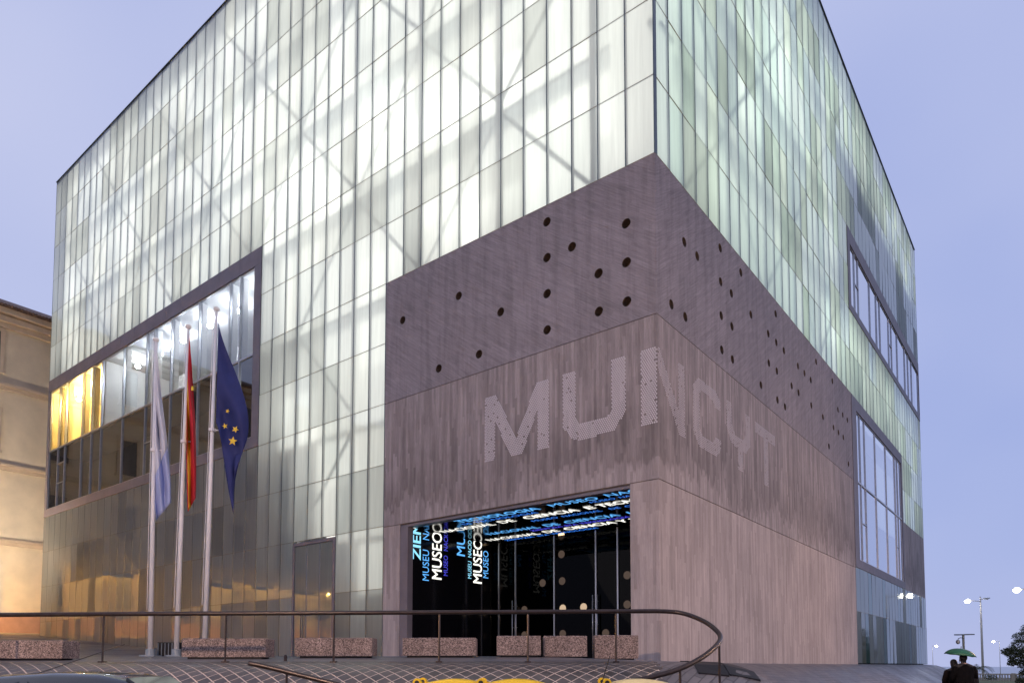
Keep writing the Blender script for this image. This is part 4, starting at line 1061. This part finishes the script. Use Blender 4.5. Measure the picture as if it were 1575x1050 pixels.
# ------------------------------------------------------------------ people under the umbrella
def skinned(verts, edges, radii, name, mat, parent, root=0):
    me = bpy.data.meshes.new('skel'); me.from_pydata(verts, edges, []); ob = bpy.data.objects.new('skel', me); COL.objects.link(ob)
    sk = ob.modifiers.new('skin', 'SKIN'); sk.use_smooth_shade = True; su = ob.modifiers.new('sub', 'SUBSURF'); su.levels = 2; su.render_levels = 2
    for i, r in enumerate(radii):
        me.skin_vertices[0].data[i].radius = r if hasattr(r, '__len__') else (r, r); me.skin_vertices[0].data[i].use_root = (i == root)
    dg = bpy.context.evaluated_depsgraph_get(); m2 = bpy.data.meshes.new_from_object(ob.evaluated_get(dg)); bpy.data.objects.remove(ob)
    m2.materials.clear(); m2.materials.append(MATS[mat]); m2.name = name
    o = bpy.data.objects.new(name, m2); COL.objects.link(o); o.parent = parent; return o
def person(px, head_y, dep, H, coat, label, hold, wide=1.0, longhair=False):
    p = at_depth(px, 1022, dep); face = math.atan2(FD.y, FD.x)-math.pi/2      # walking away from the camera; local +y forward
    P_ = empty('person', label, 'person', 'couple walking under the umbrella', (p.x, p.y, max(STREET, ground_h(p.x, p.y))), face)
    s = H/1.78
    V = [(0, 0, .98), (0, 0, 1.15), (0, .01, 1.32), (0, -.01, 1.46), (0, 0, 1.54), (0, .03, 1.63), (0, .03, 1.72),
         (-.19, -.01, 1.44), (-.27, .02, 1.18), (-.20, .20, 1.00), (.19, -.01, 1.44), (.27, .02, 1.18)]
    V += [(.18, .22, 1.22), (.15, .26, 1.34)] if hold else [(.24, .14, .98), (.23, .18, .90)]
    V += [(-.10, 0, .92), (-.11, .12, .50), (-.11, -.02, .10), (-.12, .14, .04), (.10, 0, .92), (.11, -.10, .50), (.11, -.26, .12), (.12, -.12, .04), (-.18, .26, .94)]
    Ed = [(0, 1), (1, 2), (2, 3), (3, 4), (4, 5), (5, 6), (3, 7), (7, 8), (8, 9), (9, 22), (3, 10), (10, 11), (11, 12), (12, 13), (0, 14), (14, 15), (15, 16), (16, 17), (0, 18), (18, 19), (19, 20), (20, 21)]
    R = [(.17, .12), (.16, .11), (.18, .12), (.15, .10), (.06, .06), (.085, .10), (.075, .085), (.07, .07), (.055, .055), (.045, .045), (.07, .07), (.055, .055), (.045, .045), (.04, .04),
         (.095, .095), (.07, .07), (.05, .05), (.04, .03), (.095, .095), (.07, .07), (.05, .05), (.04, .03), (.04, .04)]
    V = [(x*s*wide, y*s, z*s) for x, y, z in V]
    body = skinned(V, Ed, R, 'body', 'trousers', P_)
    # coat: lofted shell over torso and hips
    mb = MB(); rings = []
    for z, rx, ry, oy in ((.70, .245, .185, 0), (.85, .25, .19, 0), (1.0, .235, .18, 0), (1.15, .225, .165, 0), (1.30, .245, .17, 0), (1.41, .235, .15, -.01), (1.475, .15, .11, -.01), (1.52, .085, .085, 0)):
        rings.append([(rx*wide*s*math.cos(a), oy*s+ry*s*math.sin(a)*(1+.04*math.sin(3*a+z*5)), z*s) for a in [2*math.pi*k/18 for k in range(18)]])
    mb.loft(rings); mb.build('coat', coat, P_, True)
    for sd_, hv in ((-1, 0), (1, hold)):
        sh = Vector((sd_*.20*wide, -.01, 1.42))*s; el = Vector((sd_*.285*wide, .02, 1.17))*s; wr_ = Vector((sd_*.19*wide, .21, 1.22 if hv else 1.0))*s
        mb = MB(); mb.tube([sh-(el-sh)*.12, sh, (sh+el)/2, el, (el+wr_)/2, wr_], [.07, .092, .085, .075, .066, .06], 10); mb.build('sleeve', coat, P_, True)
    mb = MB(); mb.ball((0, .035*s, 1.665*s), .1, 14, 10, (.078*s, .098*s, .118*s)); mb.ball((0, .135*s, 1.655*s), .02, 6, 4, (.013, .02, .02)); mb.ball((-.08*s, .03*s, 1.655*s), .02, 6, 4, (.014, .022, .032)); mb.ball((.08*s, .03*s, 1.655*s), .02, 6, 4, (.014, .022, .032)); hd = mb.build('head', 'skin', P_, True)
    mb = MB(); mb.ball((0, .012*s, 1.695*s), .1, 14, 10, (.094*s, .110*s, .106*s))
    if longhair: mb.ball((0, -.035*s, 1.60*s), .1, 12, 8, (.105*s, .075*s, .14*s))
    mb.build('hair', 'hair', P_, True)
    if not longhair: mb = MB(); mb.tube([(0, 0, 1.49*s), (0, 0, 1.55*s)], [.098*s, .085*s], 14); mb.build('collar', 'scarf', P_, True)
    return P_
p1 = person(1482.5, 1004, 19.6, 1.80, 'coat_black', 'person in a bulky black coat holding the green umbrella, seen from behind', True, 1.12)
p2 = person(1467.5, 1010, 19.9, 1.66, 'coat_brown', 'person in a dark brown coat with dark hair, walking close beside the umbrella holder', False, 1.0, True)
# umbrella
UC = at_depth(1478, 997, 19.55)
U_ = empty('umbrella', 'open dark green umbrella tilted over two people walking away', 'umbrella', None, (UC.x, UC.y, UC.z))
tilt = Matrix.Rotation(rad(7), 4, FW) @ Matrix.Rotation(rad(4), 4, RT)
mb = MB(); rings = []; nU = 16
for i in range(7):
    t = i/6; rr = .385*math.sin(t*1.30)/math.sin(1.30)+.001; z = .0-.19*(1-math.cos(t*1.30))/(1-math.cos(1.30))
    rings.append([tuple(tilt @ Vector((rr*math.cos(2*math.pi*k/nU)*(1-.035*(k % 2)*t), rr*math.sin(2*math.pi*k/nU)*(1-.035*(k % 2)*t), z+(0.012*t if k % 2 else 0)))) for k in range(nU)])
mb.loft(rings, False); o = mb.build('canopy', 'umbrella_green', U_, True); o.modifiers.new('s', 'SOLIDIFY').thickness = .006
mb = MB(); mb.tube([tilt @ Vector((0, 0, .07)), tilt @ Vector((0, 0, -.72))], .009, 8); mb.build('shaft', 'black_plastic', U_)
for k in range(8):
    a = 2*math.pi*k/8; mb = MB(); mb.tube([tilt @ Vector((0, 0, -.02)), tilt @ Vector((.22*math.cos(a), .22*math.sin(a), -.065)), tilt @ Vector((.375*math.cos(a), .375*math.sin(a), -.19))], .004, 4); mb.build('rib', 'black_plastic', U_)

# ------------------------------------------------------------------ lamps, camera mast, balustrade and trees beyond
def street_lamp(base, top_z, heads, label, mat='lamp_white', r=.16, power=None, grp='street lamps'):
    L_ = empty('street_lamp', label, 'street lamp', grp)
    b = Vector(base); mb = MB(); mb.tube([b-Vector((0, 0, .2)), Vector((b.x, b.y, b.z+(top_z-b.z)*.7)), Vector((b.x, b.y, top_z))], [r, r*.8, r*.5], 10); mb.build('pole', 'lamp_pole_paint', L_, True)
    for (h, lit) in heads:
        h = Vector(h); mb = MB(); s = Vector((b.x, b.y, h.z+.05)); mb.tube([s, h+Vector((0, 0, .12))], .05, 6); mb.build('arm', 'lamp_pole_paint', L_)
        d = (h-s); d.z = 0; d = d.normalized() if d.length > .01 else Vector((1, 0, 0)); n = Vector((-d.y, d.x, 0))
        mb = MB(); mb.loft([[tuple(h+d*a+n*c+Vector((0, 0, z))) for a, c in ((-.35, -.14), (.35, -.10), (.35, .10), (-.35, .14))] for z in (.08, .2)]); mb.build('lamp_head', 'grey_steel', L_)
        mb = MB(); mb.ball(h, .3, 12, 8, (.34, .34, .26) if lit else (.2, .2, .06)); mb.build('lantern', mat if lit else 'lens_white', L_, True)
    return L_
lb = at_depth(1512.5, 1046, 95); lt = at_depth(1512, 916, 95)
street_lamp(lb, lt.z, [(at_depth(1488, 924, 95), True), (at_depth(1518, 921, 95), False)], 'tall pale street lamp on the promenade by the balustrade, one arm lit')
h = at_depth(1564, 907, 75); street_lamp((h.x+2.6, h.y+1.6, -2.0), h.z+.3, [(h, True)], 'lit lamp head reaching in above the pine tree')
h = at_depth(1440, 993, 240); street_lamp((h.x-1.2, h.y+.5, -5), h.z+.3, [(h, True)], 'distant lit street lamp close to the museum wall end', r=.10)
h = at_depth(1528, 986, 210); street_lamp((h.x+1.4, h.y+.5, -5), h.z+.3, [(h, True)], 'distant lit street lamp just beyond the tall pale pole', r=.10)
# unseen street lamps, assumed and added to warm the lower concrete
street_lamp((13.6, -2.5, STREET), 4.6, [((12.2, -2.5, 4.4), True)], 'added unseen low sodium street lamp across from the concrete corner', 'added_sodium_side', .09)
street_lamp((13.2, 17, STREET), 4.6, [((11.8, 17, 4.4), True)], 'added unseen low sodium street lamp across from the big lower window', 'added_sodium_side', .09)
street_lamp((2, -25, STREET), 4.9, [((1.6, -23.6, 4.7), True)], 'added unseen low sodium street lamp across from the entrance', 'added_sodium_front', .09)
def flood(x, y, z, tx, ty, tz, label):  # added out of view to brighten the cream wall, housing hides it from the glass
    K_ = empty('added_flood_lamp', label, 'flood lamp', 'added unseen flood lamps'); gz = ground_h(x, y); p = Vector((x, y, z)); d = (Vector((tx, ty, tz))-p).normalized()
    a = d.cross(Vector((0, 0, 1))).normalized(); b = a.cross(d)
    mb = MB(); mb.tube([(x, y, gz-.1), (x, y, z-.3)], [.09, .06], 8); mb.build('pole', 'steel_dark', K_)
    c = lambda s, t, o: tuple(p+a*s+b*t+d*o)
    mb = MB(); mb.hexa([c(-.45, -.35, -.2), c(.45, -.35, -.2), c(.45, .35, -.2), c(-.45, .35, -.2), c(-.5, -.4, 0), c(.5, -.4, 0), c(.5, .4, 0), c(-.5, .4, 0)])
    for s0, s1, t0, t1 in ((-.55, -.5, -.45, .45), (.5, .55, -.45, .45), (-.5, .5, .4, .45), (-.5, .5, -.45, -.4)):
        mb.hexa([c(s0, t0, -.02), c(s1, t0, -.02), c(s1, t1, -.02), c(s0, t1, -.02), c(s0, t0, .3), c(s1, t0, .3), c(s1, t1, .3), c(s0, t1, .3)])
    mb.build('housing', 'steel_dark', K_)
    mb = MB(); mb.hexa([c(-.46, -.36, .004), c(.46, -.36, .004), c(.46, .36, .004), c(-.46, .36, .004), c(-.46, -.36, .02), c(.46, -.36, .02), c(.46, .36, .02), c(-.46, .36, .02)]); mb.build('lens', 'flood_warm', K_)
flood(-45.5, -6.5, 4.5, -53, -1, 14, 'added unseen flood lamp aimed up at the cream building beside the museum end')
flood(-45.5, -22, 4.5, -53, -22, 14, 'added unseen flood lamp aimed up at the middle of the cream building')
# camera mast
c0 = at_depth(1481.5, 975, 40)
K = empty('camera_mast', 'dark mast with a round surveillance camera and a small solar plate above the umbrella', 'camera mast')
mb = MB(); mb.tube([(c0.x, c0.y, -1.9), (c0.x, c0.y, c0.z)], .06, 8); mb.build('mast', 'steel_dark', K)
mb = MB(); mb.hexa([tuple(c0+RT*a+FW*b+Vector((0, 0, z+.03*a))) for z in (-.04, .02) for a, b in ((-.40, -.2), (.52, -.2), (.52, .2), (-.40, .2))]); mb.build('plate', 'steel_dark', K)
a0 = c0+Vector((0, 0, -.22)); mb = MB(); mb.tube([a0, a0-RT*.14+Vector((0, 0, .04)), a0-RT*.28+Vector((0, 0, -.01)), a0-RT*.31+Vector((0, 0, -.10))], .02, 6); mb.build('arm', 'steel_dark', K)
mb = MB(); mb.ball(a0-RT*.31+Vector((0, 0, -.20)), .12, 12, 8, (.11, .11, .13)); mb.build('camera_dome', 'grey_steel', K, True)
# balustrade
b0, b1 = Vector((-14, 97.1)), Vector((30, 84.4)); e = (b1-b0); BL = e.length; e.normalize(); n_ = Vector((-e.y, e.x)); zb = -2.1
BAL = empty('balustrade', 'pale stone balustrade along the promenade in front of the sea', 'balustrade')
mid = (b0+b1)/2
mb = MB(); mb.obox(mid, e, n_, BL/2, .16, zb+.88, zb+1.04); mb.build('top_rail', 'balustrade_stone', BAL)
mb = MB(); mb.obox(mid, e, n_, BL/2, .17, zb-.2, zb+.14); mb.build('base_rail', 'balustrade_stone', BAL)
mb = MB(); i = 0; s = .2
while s < BL:
    c = b0+e*s
    if i % 14 == 0: pb = MB(); pb.obox(c, e, n_, .2, .2, zb-.1, zb+1.10); pb.build('pier', 'balustrade_stone', BAL)
    else: mb.tube([(c.x, c.y, zb+.13), (c.x, c.y, zb+.3), (c.x, c.y, zb+.5), (c.x, c.y, zb+.89)], [.06, .10, .075, .06], 6, False)
    s += .32; i += 1
stuff(mb.build('baluster_row', 'balustrade_stone', BAL, True))
# pine tree
rp_ = random.Random(21)
def leaf_clump(mb, c, r, n, size):
    for _ in range(n):
        v = Vector((rp_.gauss(0, 1), rp_.gauss(0, 1), rp_.gauss(0, 1))).normalized()*r*rp_.uniform(.35, 1.0)**.5; v.z *= .62; p = c+v
        a = Vector((rp_.gauss(0, 1), rp_.gauss(0, 1), rp_.gauss(0, .6))).normalized(); b = a.cross(Vector((rp_.gauss(0, 1), rp_.gauss(0, 1), rp_.gauss(0, 1)))).normalized()
        l = size*rp_.uniform(.6, 1.3); mb.quad(p-a*l, p+b*l*.35, p+a*l, p-b*l*.35)
TC = at_depth(1606, 1010, 60); tb = Vector((TC.x+.3, TC.y+.3, -2.0))
PT = empty('pine_tree', 'dense dark green pine with a broad low crown by the promenade', 'tree')
mb = MB(); mb.tube([tb, tb+Vector((-.1, 0, 1.2)), tb+Vector((.1, .1, 2.6)), tb+Vector((0, 0, 4.2))], [.28, .22, .18, .08], 10); tr = mb.build('trunk', 'bark', PT, True)
mb = MB(); lim = MB()
cl_ = [(1575, 978, .95), (1590, 968, 1.1), (1572, 995, 1.1), (1558, 1003, .85), (1552, 1003, .6), (1585, 1005, 1.3), (1600, 985, 1.4), (1565, 1014, .8), (1556, 1017, .45), (1580, 1020, .9), (1605, 1010, 1.4), (1575, 1035, .45), (1571, 1046, .4), (1625, 1000, 1.4), (1610, 965, 1.1), (1640, 985, 1.2)]
for (x, y, r) in cl_:
    for kk in range(3):
        c = at_depth(x+rp_.uniform(-3, 3), y+rp_.uniform(-3, 3), 60+(kk-1)*.9*r)
        leaf_clump(mb, c, r*.85, int(330*r), .085)
    c = at_depth(x, y, 60); st = tb+Vector((0, 0, max(1.0, min(3.6, c.z+1.6)))); lim.tube([st, (st+c)/2+Vector((0, 0, -.1)), c], [.09, .055, .02], 6)
mb.build('crown', 'pine_leaf', PT); lim.build('limbs', 'bark', tr, True)
# palm
PC = at_depth(1501, 1031, 75)
PM = empty('palm_tree', 'low palm with arching fronds behind the umbrella couple', 'palm')
mb = MB(); mb.tube([(PC.x, PC.y, -2.2), (PC.x, PC.y, PC.z+.1)], [.26, .2], 10); mb.build('trunk', 'bark', PM, True)
for k in range(17):
    az = 2*math.pi*k/17+rp_.uniform(-.15, .15); el = rp_.uniform(.35, 1.15); L_ = rp_.uniform(1.6, 2.3)
    mb = MB(); pts = []; p = Vector((PC.x, PC.y, PC.z+.1)); an = el
    for i in range(9):
        pts.append(p.copy()); p = p+Vector((math.cos(az)*math.cos(an), math.sin(az)*math.cos(an), math.sin(an)))*L_/8; an -= .23
    mb.tube(pts, [.025]*4+[.015]*5, 4)
    sdv = Vector((-math.sin(az), math.cos(az), 0))
    for i in range(1, 9):
        for h_ in (0, .5):
            q = pts[i-1].lerp(pts[i], h_); t = (pts[i]-pts[i-1]).normalized()
            for s_ in (-1, 1):
                ll = .42*math.sin(math.pi*min(1, (i+h_)/9.2))+.06; tip = q+sdv*s_*ll*.75+t*ll*.55-Vector((0, 0, ll*.25)); mb.quad(q, q+t*.05, tip)
    mb.build('frond', 'palm_leaf', PM)
# low shrubs behind the balustrade foot
for x in (1521, 1527, 1572): 
    c = at_depth(x, 1041, 88); mb = MB(); leaf_clump(mb, c, .55, 220, .08); tag(mb.build('shrub', 'pine_leaf'), {1521: 'low round shrub at the foot of the tall lamp pole', 1527: 'small shrub against the balustrade beside the round one', 1572: 'dark shrub under the pine at the balustrade'}[x], 'shrub')
